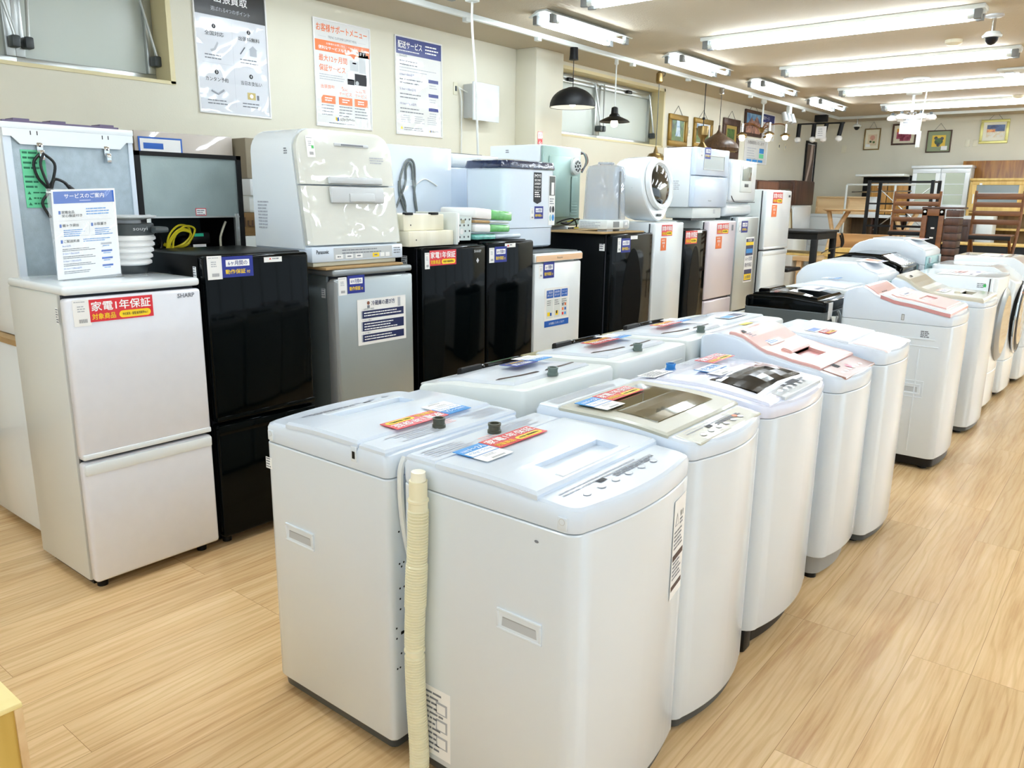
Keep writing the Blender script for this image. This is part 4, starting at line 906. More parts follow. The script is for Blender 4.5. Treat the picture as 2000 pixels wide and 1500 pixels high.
# tumble dryer on a hidden white refrigerator
r = thing('refrigerator', 'white refrigerator in the second row, under the metal-backed tumble dryer', 'refrigerator', (-3.85, 4.95, 0), 0, 'refrigerators standing back to back')
g = G(); g.box(-4.15, -3.62, 4.62, 5.25, .03, 1.3, offw, .01); build('cabinet', g, r); g = G(); g.box(-4.21, -4.15, 4.63, 5.24, .05, 1.29, whiteW, .01); build('door', g, r); g = G(); g.box(-4.1, -3.65, 4.66, 5.2, 0, .035, black); build('feet', g, r)
r = thing('tumble_dryer', 'white tumble dryer showing pale green metal back with round vent', 'tumble dryer', (-3.7, 4.96, 1.302)); x = -3.5
g = G(); g.box(-4.0, x-.03, 4.72, 5.21, 1.303, 1.885, whiteW, .008); spec_sticker(r, FY(-3.85, 4.719, 1.82), .05, .03, 2, gink); build('cabinet', g, r)
g = G(); g.box(x-.03, x, 4.725, 5.205, 1.31, 1.88, mint, .012)
f = FX(x, 4.725, 1.31); g.obox(f, .06, .33, .06, .5, .0, .012, mint, .01); g.obox(f, .35, .43, .1, .36, 0, .01, mint, .008)
for k in range(6): g.obox(f, .345, .425, .05+k*.022, .06+k*.022, .008, .014, mint, .003)
build('back_panel', g, r)
g = G(); c = (x, 5.11, 1.745); g.lathe([(.065, 0), (.062, .025), (.05, .035)], c, offw, 28, 'X'); f = FX(x+.036, 5.11, 1.745)
for k in range(8): a = k*pi/4; g.fpoly(f, [(.022*cos(a), .022*sin(a)), (.042*cos(a-.2), .042*sin(a-.2)), (.042*cos(a+.3), .042*sin(a+.3)), (.024*cos(a+.5), .024*sin(a+.5))], ink, .001)
g.disc(f, 0, 0, .012, ink, .001); build('vent', g, r)
g = G()
for k in range(5):
    a = random.uniform(0, .03); g.tube(smooth([(x-.02, 5.2, 1.86-a), (x, 5.24+a, 1.84), (x+.0, 5.27+a, 1.78), (x-.03, 5.26, 1.7+a)], 4), .007, (black, green, black, pinkd, gink)[k], 6)
build('wiring', g, r); g = G()
for k in range(6):
    a = random.uniform(-.05, .05); g.tube(smooth([(-3.47, 4.9+a, 1.33), (-3.44, 4.95+a, 1.31+abs(a)), (-3.42, 5.05+a, 1.36), (-3.44, 5.12+a, 1.3), (-3.43, 5.0+a, 1.292)], 4), .006, (black, black, yell, gink, black, black)[k], 6)
build('wiring', g, r)

# boxes against the left wall
def carton(l, x0, x1, y0, y1, z0, z1, m, extra=None, name='storage_box', cat='box', group='boxes by the left wall'):
    r = thing(name, l, cat, ((x0+x1)/2, (y0+y1)/2, z0), 0, group); g = G(); g.box(x0, x1, y0, y1, z0, z1, m, .006); build('body', g, r)
    if extra: g = G(); extra(g); build('label', g, r)
    return r
def blue_sheet(x, y, z, w, h):
    def f(g):
        f = FX(x, y, z); g.obox(f, 0, w, 0, h, 0, .002, mblue); g.rect(f, .01, .01, w-.02, h-.02, paper, .0025); g.rect(f, .03, h-.07, w*.45, .035, mblue, .003); g.rect(f, .03, h-.14, w*.18, .05, mblue, .003)
        for k in range(2):
            for q in range(4): g.rect(f, .03+q*w*.23, .03+k*.06, w*.18, .022, mblue, .003)
    return f
r = thing('sideboard', 'low white cabinet along the left wall under the stacked boxes', 'cabinet', (-5.1, 3.0, 0)); g = G(); g.box(-5.44, -4.75, 1.9, 4.3, 0, 1.0, offw, .01); build('body', g, r)
for k in range(4):
    g = G(); g.box(-4.75, -4.73, 1.92+k*.6, 2.48+k*.6, .05, .97, whiteW, .006); build('door', g, r)
r = thing('storage_box', 'greige board box with a blue-edged sheet behind the black-framed back', 'box', (-5.05, 2.8, 1.0), 0, 'boxes by the left wall')
g = G(); g.box(-5.3, -4.8, 2.22, 2.4, 1.0, 1.86, taupeb, .01); g.box(-5.3, -4.9, 2.4, 3.1, 1.0, 1.84, taupeb, .01); build('body', g, r)
g = G(); g.box(-4.88, -4.865, 2.44, 3.1, 1.3, 1.875, greige, .004); build('front_board', g, r)
g = G(); blue_sheet(-4.86, 2.46, 1.58, .28, .26)(g); build('label', g, r)
r = thing('storage_box', 'taupe storage case with blue label at left of dishwasher', 'box', (-5.0, 3.4, 1.6), 0, 'boxes by the left wall')
g = G(); g.box(-5.25, -4.75, 3.12, 3.9, 1.61, 1.87, taupeb, .01); build('body', g, r); g = G(); g.box(-4.75, -4.735, 3.26, 3.85, 1.61, 1.87, greige, .004); build('front_board', g, r); g = G(); blue_sheet(-4.73, 3.29, 1.62, .3, .23)(g); build('label', g, r)
for k, (a, b, c, d, l) in enumerate(((3.05, 3.62, 1.585, 1.6, ''), )): pass
carton('upper white flat carton left of the dishwasher', -4.86, -4.72, 3.12, 3.8, 1.5, 1.608, whiteW)
carton('lower white carton left of the dishwasher, on the brown box', -4.86, -4.74, 3.12, 3.8, 1.39, 1.498, offw)
def multi(g): g.text(FX(-4.695, 2.98, 1.3), 'Multi-function', 0, 0, .06, mat('dark_brown_ink', (70, 46, 24), .7), w=.62, bold=.02, lift=.002)
carton('brown cardboard box printed Multi-function left of the dishwasher', -4.86, -4.7, 2.9, 3.75, 1.24, 1.388, cardb, multi, 'cardboard_box')
def lab(g): f = FX(-4.675, 3.05, 1.06); g.obox(f, 0, .14, 0, .1, 0, .001, paper); g.lines(f, .01, .08, .12, 4, .022, .01, gink, .0015); g.disc(FX(-4.675, 2.98, 1.2), 0, 0, .008, ink)
carton('greige cabinet panel with a maker label below the brown cardboard box', -4.86, -4.68, 2.9, 3.75, 1.001, 1.238, offw, lab)

# ---------------------------------------------------------------- things standing on the front row
# cardboard under the dishwasher
g = G(); g.box(-3.42, -2.975, 2.34, 2.83, 1.166, 1.178, card, .003); one('cardboard_sheet', g, 'cardboard sheet between silver refrigerator and large dishwasher', 'cardboard')
r = thing('dishwasher', 'large white dishwasher with curved two-part front and grey handle', 'dishwasher', (-3.22, 2.57, 1.18))
x0, x1, y0, y1 = -3.46, -3.02, 2.28, 2.86
def dw_ring(x, o=0, n=6):      # rounded upper corners seen from the front
    R_ = .1; p = []
    z0, z1 = 1.262, 1.805-o
    a0, a1 = y0+o, y1-o
    p.append((x, a0, z0)); 
    for k in range(n+1): a = pi-k*pi/2/n; p.append((x, a0+R_+R_*cos(a), z1-R_+R_*sin(a)))
    for k in range(n+1): a = pi/2-k*pi/2/n; p.append((x, a1-R_+R_*cos(a), z1-R_+R_*sin(a)))
    p.append((x, a1, z0)); return p
def lean(ring, amt=.075):      # the front leans back toward the top
    return [(p[0]-(p[2]-1.262)/.54*amt, p[1], p[2]) for p in ring]
g = G(); g.loft([dw_ring(x0, .03), dw_ring(x0+.03), lean(dw_ring(x1-.03))], whiteW, True, True); build('cabinet', g, r)
g = G(); rr = [lean(dw_ring(x1-.024, .004)), lean(dw_ring(x1-.004, .002)), lean(dw_ring(x1+.01, .02))]
def cutz(rings, za, zb): return [[(p[0]-(min(max(p[2], za), zb)-p[2])*0, p[1], min(max(p[2], za), zb)) for p in q] for q in rings]
def lean2(x, o, za, zb): return lean([(a, b, min(max(c, za), zb)) for a, b, c in dw_ring(x, o)])
filmw = mat('filmed_dishwasher_front', (214, 216, 208), .3, film=.6, fscale=5)
for nm, za, zb in (('upper_door', 1.555, 1.81), ('lower_door', 1.28, 1.548)):
    g = G(); g.loft([lean2(x1-.024, .004, za, zb), lean2(x1+.0, .002, za, zb), lean2(x1+.014, .022, za, zb)], filmw, True, True); d_ = build(nm, g, r)
    fz = Fr((x1+.015-(za-1.262)/.54*.075, 0, za), (0, 1, 0), (-.139, 0, 1))
    if nm == 'upper_door':
        g = G(); g.obox(fz, 2.49, 2.70, .178, .193, -.002, .004, lgrey, .006); g.obox(fz, 2.53, 2.665, .182, .189, .003, .006, gink, .001); build('vent_slot', g, d_)
        tag(d_, Fr(fz.at(2.33, .12, .001), fz.u, fz.v), .045, .095, True, True)
        g = G(); g.lines(fz, 2.7, .13, .1, 3, .012, .005, link, .001); build('caution_label', g, d_)
        g = G(); g.obox(fz, 2.425, 2.755, .002, .035, .0, .02, lgrey, .008); build('handle_top', g, d_)
    else:
        g = G(); g.obox(fz, 2.425, 2.755, .19, .267, .0, .02, lgrey, .01); g.obox(fz, 2.53, 2.685, .195, .235, .018, .027, lgrey, .005); build('handle', g, d_)
g = G(); g.box(x0+.02, x1+.018, y0+.005, y1-.005, 1.2, 1.272, cool, .008); f = FX(x1+.018, y0, 1.2)
g.text(f, 'Panasonic', .03, .04, .018, ink, w=.07, bold=.02); g.rect(f, .13, .01, .37, .055, lgrey, .0008)
g.lines(f, .18, .05, .3, 2, .014, .005, gink, .0012)
for a, w, m in ((.14, .045, paper), (.2, .045, paper), (.26, .045, paper), (.37, .042, yellow), (.42, .027, paper), (.455, .027, paper)): g.rect(f, a, .013, w, .02, m, .0014); g.lines(f, a+.01, .02, w-.02, 1, .01, .006, gink, .0018)
g.lines(f, .51, .05, .05, 3, .012, .005, gink, .0012); build('control_panel', g, r)
g = G(); g.box(x0+.04, x1-.01, y0+.03, y1-.03, 1.179, 1.2, cream, .004); build('plinth', g, r)
spec_sticker(r, FY(-3.4, y0-.001, 1.34), .1, .15, 9, link); spec_sticker(r, FY(-3.17, y0-.001, 1.68), .03, .035, 3, gink)
# pale wooden box
r = thing('wooden_box', 'pale grained wooden drawer box on black refrigerator beside the dishwasher', 'box', (-3.16, 3.06, 1.25))
g = G(); g.box(-3.34, -3.0, 2.9, 3.235, 1.251, 1.33, creamw, .004); build('lower_tray', g, r)
g = G(); g.box(-3.36, -3.04, 2.9, 3.2, 1.331, 1.415, creamw, .004); build('upper_tray', g, r)
g = G()
for a in (2.91, 3.1): g.box(-3.06, -3.034, a, a+.055, 1.412, 1.425, black, .003)
for z in (1.285, 1.36): g.disc(FX(-3.0 if z < 1.33 else -3.04, 2.95, z), 0, 0, .004, ink)
build('clip', g, r)
g = G(); g.box(-3.3, -2.985, 3.24, 3.258, 1.251, 1.425, offw, .004); one('white_board', g, 'thin white upright board between wooden box and perforated basket', 'board')
r = thing('storage_basket', 'white plastic basket with round holes lying on its side on black refrigerators', 'basket', (-3.1, 3.36, 1.25))
g = G(); g.loft([[(a, b, c) for a, b, c in ((-3.04, 3.27, 1.27), (-3.04, 3.42, 1.268), (-3.04, 3.43, 1.4), (-3.04, 3.275, 1.405))], [(-3.26, 3.28, 1.275), (-3.26, 3.42, 1.275), (-3.26, 3.42, 1.39), (-3.26, 3.29, 1.39)]], mint if False else mat('translucent_white_plastic', (214, 226, 224), .35), True, True); build('body', g, r)
g = G(); f = FX(-3.04, 3.27, 1.268)
for k in range(4):
    for q in range(4): g.disc(f, .025+k*.035+(.01 if q % 2 else 0), .02+q*.032, .006, dgrey, .001, 10)
g.disc(f, .075, .05, .016, paper, .0012); g.rect(f, .07, .095, .03, .02, mat('kraft_tag', (180, 176, 150), .6), .0012); build('holes', g, r)
g = G(); g.box(-3.3, -3.0, 3.265, 3.285, 1.262, 1.42, paper, .004); build('rim', g, r)
# wrapped paper goods piled behind the basket
def packet(l, y0, y1, z0, z1, tilt, m1, m2, x0=-3.3, x1=-3.02):
    r = thing('paper_packet', l, 'packet', ((x0+x1)/2, (y0+y1)/2, z0), 0, 'pile of wrapped paper goods')
    def sh(p): return (p[0], p[1], p[2]+(p[1]-y0)*tilt)
    g = G(); g.box(x0, x1, y0, y0+(y1-y0)*.45, z0, z1, m1, .012); g.v = [sh(p) for p in g.v]; build('sheets', g, r)
    g = G(); g.box(x0+.004, x1+.004, y0+(y1-y0)*.42, y1, z0+.003, z1-.002, m2, .012, 3); g.v = [sh(p) for p in g.v]; build('wrapper', g, r)
gpk = mat('green_wrapper', (110, 200, 110), .2, film=.4, fscale=14, var=.25, vscale=30); tpk = mat('turquoise_wrapper', (120, 200, 190), .2, film=.4, fscale=14, var=.25, vscale=30); spk = mat('silver_wrapper', (190, 204, 216), .2, film=.5, fscale=14)
packet('turquoise and silver wrapped packet, lowest in pile on black refrigerator', 3.44, 3.86, 1.268, 1.3, -.004, tpk, spk)
packet('white and green packet second from bottom of the pile', 3.44, 3.75, 1.312, 1.36, -.03, paper, gpk)
packet('brown edged thin paper packet in middle of the pile', 3.44, 3.74, 1.364, 1.382, -.04, card, lgrey)
packet('white and green packet on top of the pile', 3.44, 3.77, 1.39, 1.45, -.07, paper, gpk)

# mini washer
r = thing('small_washer', 'small white washer with navy lid and black banner sticker', 'washer', (-3.37, 4.19, 1.176)); xf = -3.2
def rr_ring(x0, x1, y0, y1, z, R_, n=5):
    p = []
    for cx, cy, a0 in ((x1-R_, y0+R_, -pi/2), (x1-R_, y1-R_, 0), (x0+R_, y1-R_, pi/2), (x0+R_, y0+R_, pi)):
        for k in range(n+1): a = a0+k*pi/2/n; p.append((cx+R_*cos(a), cy+R_*sin(a), z))
    return p
a0, a1, b0, b1 = -3.56, xf, 3.93, 4.47
g = G(); g.loft([rr_ring(a0+.02, a1-.015, b0+.015, b1-.015, 1.19, .06), rr_ring(a0+.01, a1-.005, b0+.005, b1-.005, 1.2, .06), rr_ring(a0+.008, a1-.004, b0+.004, b1-.004, 1.315, .06)], cool, True, True); build('base_section', g, r)
g = G(); g.loft([rr_ring(a0+.004, a1, b0, b1, 1.318, .06), rr_ring(a0, a1, b0, b1, 1.685, .06)], cool, True, True); build('body', g, r)
navyf = mat('filmed_navy_lid', (24, 40, 74), .2, film=.5, fscale=12)
g = G(); g.loft([rr_ring(a0-.006, a1+.006, b0-.006, b1+.006, 1.688, .06), rr_ring(a0-.008, a1+.008, b0-.008, b1+.008, 1.7, .06), rr_ring(a0, a1, b0, b1, 1.735, .06), rr_ring(a0+.04, a1-.04, b0+.04, b1-.04, 1.745, .05)], navyf, True, True); build('lid', g, r)
g = G(); g.box(-3.5, -3.26, 3.98, 4.42, 1.1765, 1.195, dgrey, .006); build('feet', g, r)
g = G(); f = FX(xf+.001, 4.215, 1.47); w, h = .085, .2; g.fpoly(f, [(0, .015), (w/2, 0), (w, .015), (w, h), (0, h)], ink); g.text(f, 'MYI', w/2, h-.033, .022, bright, al='C', w=.065, bold=.02)
for k, t in enumerate(('SECOND', 'LAUNDRY', 'マイセカンド', 'ランドリー')): g.text(f, t, w/2, h-.056-k*.022, .014, bright, al='C', w=.066, bold=.02)
g.lines(f, .012, .07, .06, 3, .013, .006, bright, .001); build('banner_sticker', g, r, label='black pennant sticker with white letters')
g = G(); f = FX(xf+.001, 4.385, 1.33); w, h = .07, .325; g.obox(f, 0, w, 0, h, 0, .001, paper); g.rect(f, .003, .195, w-.006, .125, mat('photo_grey', (86, 90, 88), .4), .0015); g.rect(f, .025, .2, .03, .08, paper, .002)
for k in range(4): g.disc(f, .02+(k % 2)*.03, .05+(k//2)*.055, .013, (teal, lblue, gink, ink)[k], .0015, 12, .022)
g.lines(f, .01, .17, .05, 3, .015, .006, gink, .0015); build('feature_label', g, r, label='tall label with photo and round pictures')
tag(r, FX(xf+.0008, 4.185, 1.37), .04, .075); blue_card(r, FX(xf+.001, 4.228, 1.375), .095, .08)
# clear dome dish dryer
r = thing('dish_dryer', 'dish dryer with smoky clear dome and white base on wide black refrigerator', 'dish dryer', (-3.16, 5.01, 1.282))
a0, a1, b0, b1 = -3.28, -3.03, 4.87, 5.16
g = G(); g.box(a0, a1, b0-.01, b1+.01, 1.296, 1.363, offw, .012); f = FX(a1, b0, 1.296); g.obox(f, .07, .15, .015, .055, -.0, .002, grey); g.obox(f, .21, .27, .008, .06, 0, .004, lgrey, .002); g.fpoly(f, [(.22, .03), (.24, .052), (.26, .03)], paper, .005); build('base', g, r)
g = G()
for yy in (4.93, 5.1): g.box(-3.13, -3.05, yy-.04, yy+.04, 1.2815, 1.298, lgrey)
build('feet', g, r)
spec_sticker(r, FY(-3.27, b0-.011, 1.3), .2, .05, 4, link)
g = G(); g.loft([rr_ring(a0, a1, b0, b1, 1.364, .08), rr_ring(a0+.01, a1-.01, b0+.01, b1-.01, 1.7, .08), rr_ring(a0+.02, a1-.02, b0+.02, b1-.02, 1.735, .08), rr_ring(a0+.07, a1-.07, b0+.07, b1-.07, 1.75, .06)], clearb, False, True); build('dome', g, r)
g = G(); g.loft([rr_ring(a0+.03, a1-.03, b0+.03, b1-.03, 1.37, .07), rr_ring(a0+.03, a1-.03, b0+.03, b1-.03, 1.45, .07)], mat('clear_basket', (220, 228, 232), .2, alpha=.5), True, False)
for k in range(10): g.tube([(a0+.04, b0+.05+k*.02, 1.375), (a1-.04, b0+.05+k*.02, 1.375)], .003, lgrey, 5)
build('basket', g, r)
g = G()
for z in (1.55, 1.58): g.tube(rr_ring(a0+.02, a1-.02, b0+.02, b1-.02, z, .07), .003, lgrey, 5)
build('rack', g, r); g = G(); g.box(-3.2, -3.11, 4.97, 5.06, 1.75, 1.765, clearb, .01); g.box(a1-.007, a1+.004, 5.01, 5.02, 1.37, 1.7, grey); build('knob', g, r)
# round small dryer
r = thing('small_dryer', 'small round-fronted white dryer with dark porthole on white refrigerator', 'dryer', (-3.2, 5.53, 1.341)); xc, yc, zc = -3.0, 5.545, 1.6
def round_ring(x, s, z0=1.349, n=40):
    p = []
    for k in range(n):
        a = 2*pi*k/n; yy = yc+s*.225*cos(a); zz = zc+.004+s*.225*sin(a)
        if sin(a) < -.35: yy = yc+s*.225*cos(a)*(1-.18*(-sin(a)-.35)); zz = zc+(zz-zc)*(1+.16*(-sin(a)-.35)/.65*1.0)
        p.append((x-(zz-z0)*.14, yy, zz))
    return p
g = G(); g.loft([round_ring(-3.25, .93), round_ring(-3.2, .98), round_ring(-3.03, 1), round_ring(-3.0, .985), round_ring(-2.992, .95)], whiteW, True, True); build('cabinet', g, r)
def circ(x, R_, dz=0, n=36): return [(x-(zc+R_*sin(2*pi*k/n)-1.345)*.14, yc+.01+R_*cos(2*pi*k/n), zc+.02+R_*sin(2*pi*k/n)+dz) for k in range(n)]
g = G(); g.loft([circ(-2.99, .19), circ(-2.955, .185), circ(-2.952, .165), circ(-2.965, .145)], whiteW, False, False); d_ = build('door', g, r)
g = G(); g.loft([circ(-2.966, .146), circ(-2.955, .12), circ(-2.945, .06)], mat('porthole_glass', (26, 32, 30), .04, coat=1, film=.3, fscale=6), False, True); build('porthole', g, d_)
tag(d_, Fr((-3.005, 5.44, 1.58), (0, 1, 0), (-.14, 0, 1)), .04, .09)
g = G(); g.obox(FX(-2.99, 5.5, 1.385), 0, .07, 0, .018, -.004, .004, dgrey, .003); build('display', g, r); spec_sticker(r, Fr((-3.12, yc-.222, 1.58), (1, 0, 0), (0, 0, 1)), .04, .03, 2, gink)
# white and pale blue dishwasher
r = thing('dishwasher', 'tall white dishwasher with pale blue two-part door and small window', 'dishwasher', (-3.15, 6.45, 1.341)); x = -3.0
g = G(); g.box(-3.3, x-.05, 6.13, 6.78, 1.45, 1.93, whiteW, .008); build('cabinet', g, r)
g = G(); g.box(-3.27, x-.02, 6.16, 6.72, 1.36, 1.45, offw, .01); g.box(-3.22, -3.05, 6.2, 6.68, 1.3415, 1.365, dgrey); build('base', g, r)
pb = mat('pale_blue_panel', (206, 220, 238), .25, coat=.5)
g = G(); g.box(x-.05, x, 6.135, 6.775, 1.71, 1.93, pb, .01); d_ = build('upper_door', g, r); g = G(); f = FX(x, 6.27, 1.755); g.frame(f, .4, .12, .006, .006, lgrey, .002); g.rect(f, .006, .006, .388, .108, mat('grey_window', (176, 188, 194), .1), .002); build('window', g, d_)
g = G(); g.box(x-.05, x, 6.135, 6.775, 1.453, 1.704, pb, .01); d_ = build('lower_door', g, r); g = G(); g.text(FX(x, 6.4, 1.5), 'Panasonic', 0, 0, .012, ink, w=.06); build('maker_mark', g, d_)
tag(r, FX(x+.0005, 6.19, 1.855), .06, .065); blue_card(r, FX(x+.001, 6.28, 1.845), .11, .09); spec_sticker(r, FY(-3.27, 6.129, 1.58), .16, .09, 5, link); spec_sticker(r, FX(x-.019, 6.55, 1.39), .05, .04, 3, link)
g = G(); g.box(-3.35, -3.1, 6.28, 6.62, 1.931, 1.945, walnut); one('wooden_tray', g, 'thin dark wooden tray lying on top of the tall white dishwasher', 'tray')
# pod dishwasher
r = thing('dishwasher', 'small rounded white tabletop dishwasher with tall grey window', 'dishwasher', (-3.15, 7.08, 1.371)); x = -2.98
y0, y1 = 6.78, 7.38
g = G(); g.box(-3.4, x-.03, y0, y1, 1.372, 1.49, whiteW, .04, 4); build('base', g, r)
g = G(); g.box(-3.42, x-.02, y0+.01, y1-.01, 1.485, 1.87, whiteW, .05, 4); build('cabinet', g, r)
g = G(); g.box(x-.04, x, y0+.03, y1-.02, 1.5, 1.86, whiteW, .018, 3); d_ = build('door', g, r)
g = G(); f = FX(x, 6.99, 1.585); g.obox(f, 0, .26, 0, .24, -.006, .006, offw, .03, 4); g.obox(f, .03, .23, .1, .225, .0, .009, mat('pod_glass', (96, 112, 112), .06, coat=1, film=.3), .03, 4); g.obox(f, .09, .18, .045, .075, .0, .008, dgrey, .004); build('window', g, d_)
g = G(); g.tube(smooth([(x+.002, y0+.04, 1.55), (x+.004, y0+.08, 1.515), (x+.002, y0+.16, 1.497), (x+.002, y1-.03, 1.497)], 4), .004, gap, 6); build('seam', g, r)
# ---------------------------------------------------------------- washing machines (local axes: front +x, width y)
class Shell:
    def __init__(s, w, d, bul, rb=.02, rf=.035): s.w, s.d, s.b, s.rb, s.rf = w, d, bul, rb, rf
    def front(s, y, o=0): return s.d/2-o-s.b*(y/(s.w/2))**2
    def half(s, o=0):
        w2, xb = s.w/2-o, -s.d/2+o; p = []
        for k in range(5): a = pi-k*pi/8; p.append((xb+s.rb+s.rb*cos(a), w2-s.rb+s.rb*sin(a)))
        yc = w2-s.rf; xf_ = s.d/2-o-s.b*(yc/(s.w/2))**2; xc = xf_-s.rf
        for k in range(1, 14): p.append((xb+s.rb+(xc-xb-s.rb)*k/14, w2))
        for k in range(6): a = pi/2-k*pi/2/5; p.append((xc+s.rf*cos(a), yc+s.rf*sin(a)))
        for k in range(1, 9):
            y = yc*(1-k/8)+.004; p.append((s.d/2-o-s.b*(y/(s.w/2))**2, y))
        return p
    def ring(s, z, o=0):
        h = s.half(o); q = [(x, y) for x, y in h]+[(x, -y) for x, y in reversed(h)]
        f = z if callable(z) else (lambda x: z)
        return [(x, y, f(x)) for x, y in q]
def curve(pts):                    # smooth profile x -> z through points
    P = sorted(pts)
    def f(x):
        if x <= P[0][0]: return P[0][1]
        if x >= P[-1][0]: return P[-1][1]
        for i in range(len(P)-1):
            if P[i][0] <= x <= P[i+1][0]:
                t = (x-P[i][0])/(P[i+1][0]-P[i][0]); t = t*t*(3-2*t)*.6+t*.4
                return P[i][1]*(1-t)+P[i+1][1]*t
    return f
WG = 'top-loading washing machines in two rows'
def washer(l, loc, rz, w, d, bul, zs, prof, bm_=white, tm=None, base=dgrey, zb=.05, er=.014, rf=.035, recess=True, group=WG, foot=True, cls=Shell):
    tm = tm or cool
    R = thing('washing_machine', l, 'washing machine', (loc[0], loc[1], 0), rz, group); sh = Shell(w, d, bul, .02, rf)
    g = G(); q = .035 if zb > .08 else .008
    g.loft([sh.ring(.018, q+.02), sh.ring(.02, q+.004), sh.ring(zb+.01, q)], base, True, True)
    if q > .02 and base is black:
        for sy in (-1, 1): g.box(d/2-bul-.075, d/2-bul-.012, sy*(w/2-.075), sy*(w/2-.012), .0, zb+.006, base, .012)
    for sx in (-1, 1):
        for sy in (-1, 1): g.cyl((sx*(d/2-.09), sy*(w/2-.07), 0), (sx*(d/2-.09), sy*(w/2-.07), .03), .025, black, n=12)
    build('base', g, R, False)
    g = G(); g.loft([sh.ring(zb, .012), sh.ring(zb, .003), sh.ring(zb+.006, 0), sh.ring(zs-.004, 0), sh.ring(zs-.001, .002), sh.ring(zs, .006)], bm_, True, True); body = build('body', g, R, False)
    g = G(); f2 = lambda q: (lambda x: prof(x)-q)
    g.loft([sh.ring(zs+.001, .004), sh.ring(zs+.003, .0015), sh.ring(zs+.012, .0), sh.ring(f2(er), .0), sh.ring(f2(er*.3), er*.3), sh.ring(prof, er)], tm)
    g.strips(sh.ring(prof, er), tm); build('top_frame', g, R, False)
    if recess:
        for sy in (-1, 1):
            g = G(); fr = Fr((.03, sy*w/2, .535), (-sy*-1, 0, 0), (0, 0, 1)) if False else (Fr((.035, -w/2, .52), (1, 0, 0), (0, 0, 1)) if sy < 0 else Fr((.165, w/2, .52), (-1, 0, 0), (0, 0, 1)))
            hand_grip(g, fr, bm_); build('hand_grip', g, R, False)
    R['_'] = 0; del R['_']
    return R, sh
def hand_grip(g, fr, m, w=.13, h=.055):
    g.frame(fr.sub(0, 0, -.001), w, h, .007, .005, m, .002)
    g.loft([[fr.at(a, b, c) for a, b, c in q] for q in ([(.006, .006, .003), (w-.006, .006, .003), (w-.006, h-.006, .003), (.006, h-.006, .003)], [(.014, .012, .0009), (w-.014, .012, .0008), (w-.016, h-.022, .0008), (.016, h-.022, .0008)])], m)
    g.fpoly(fr, [(.014, .012), (w-.014, .012), (w-.016, h-.022), (.016, h-.022)], mat('recess_soft_shade', (186, 192, 197), .3), .0009); g.fpoly(fr, [(.016, h-.022), (w-.016, h-.022), (w-.02, h-.014), (.02, h-.014)], mat('recess_shade', (158, 162, 166), .4), .0012)  # shading inside the grip painted in, deeper along its upper edge
def deck(g, x0, x1, y0, y1, prof, t, m, ch=.006, nx=10, holes=(), dome=0, side=None, y1f=None):
    """slab lying on the profile, with optional rectangular recesses (x0,x1,y0,y1,depth,material)"""
    xs = sorted(set([x0+(x1-x0)*k/nx for k in range(nx+1)]+[v for h in holes for v in h[:2]])); ys = sorted(set([y0, y1]+[y0+(y1-y0)*k/6 for k in range(1, 6)]+[v for h in holes for v in h[2:4]]))
    def dz(x, y): return dome*(1-((x-(x0+x1)/2)/((x1-x0)/2))**2)*(1-((y-(y0+y1)/2)/((y1-y0)/2))**2) if dome else 0
    def hole(x, y):
        for h in holes:
            if h[0] < x < h[1] and h[2] < y < h[3]: return h
    def px(x): return min(max(x, x0+ch), x1-ch)
    def py(y): return min(max(y, y0+ch), y1-ch)
    for i in range(len(xs)-1):
        for j in range(len(ys)-1):
            h = hole((xs[i]+xs[i+1])/2, (ys[j]+ys[j+1])/2); dp = h[4] if h else 0; mm = h[5] if h else m
            c = [(px(a), py(b)) for a, b in ((xs[i], ys[j]), (xs[i+1], ys[j]), (xs[i+1], ys[j+1]), (xs[i], ys[j+1]))]
            g.add([(a, b, prof(a)+t+dz(a, b)-dp) for a, b in c], [(0, 1, 2, 3)], mm)
    for h in holes:
        q = [(h[0], h[2]), (h[1], h[2]), (h[1], h[3]), (h[0], h[3])]
        for k in range(4):
            a, b = q[k], q[(k+1) % 4]; n = 6
            for s in range(n):
                u = (a[0]+(b[0]-a[0])*s/n, a[1]+(b[1]-a[1])*s/n); v = (a[0]+(b[0]-a[0])*(s+1)/n, a[1]+(b[1]-a[1])*(s+1)/n)
                g.add([(u[0], u[1], prof(u[0])+t+dz(*u)), (v[0], v[1], prof(v[0])+t+dz(*v)), (v[0], v[1], prof(v[0])+t+dz(*v)-h[4]), (u[0], u[1], prof(u[0])+t+dz(*u)-h[4])], [(0, 1, 2, 3)], m)
    # rim: chamfer then wall
    loop = [(x, y0) for x in xs]+[(x1, y) for y in ys[1:]]+[(x, y1) for x in reversed(xs[:-1])]+[(x0, y) for y in reversed(ys[1:-1])]
    top = [(px(a), py(b), prof(px(a))+t+dz(px(a), py(b))) for a, b in loop]
    mid = [(a, b, prof(a)+t-ch) for a, b in loop]; bot = [(a, b, prof(a)-.004) for a, b in loop]
    g.loft([top, mid], m); g.loft([mid, bot], side or m)
def tfr(x, y, prof, t=0, back=True):       # frame lying on the top, reading from the front
    s = (prof(x-.06)-prof(x+.06))/.12
    return Fr((x, y, prof(x)+t), (0, 1, 0), (-1, 0, s))
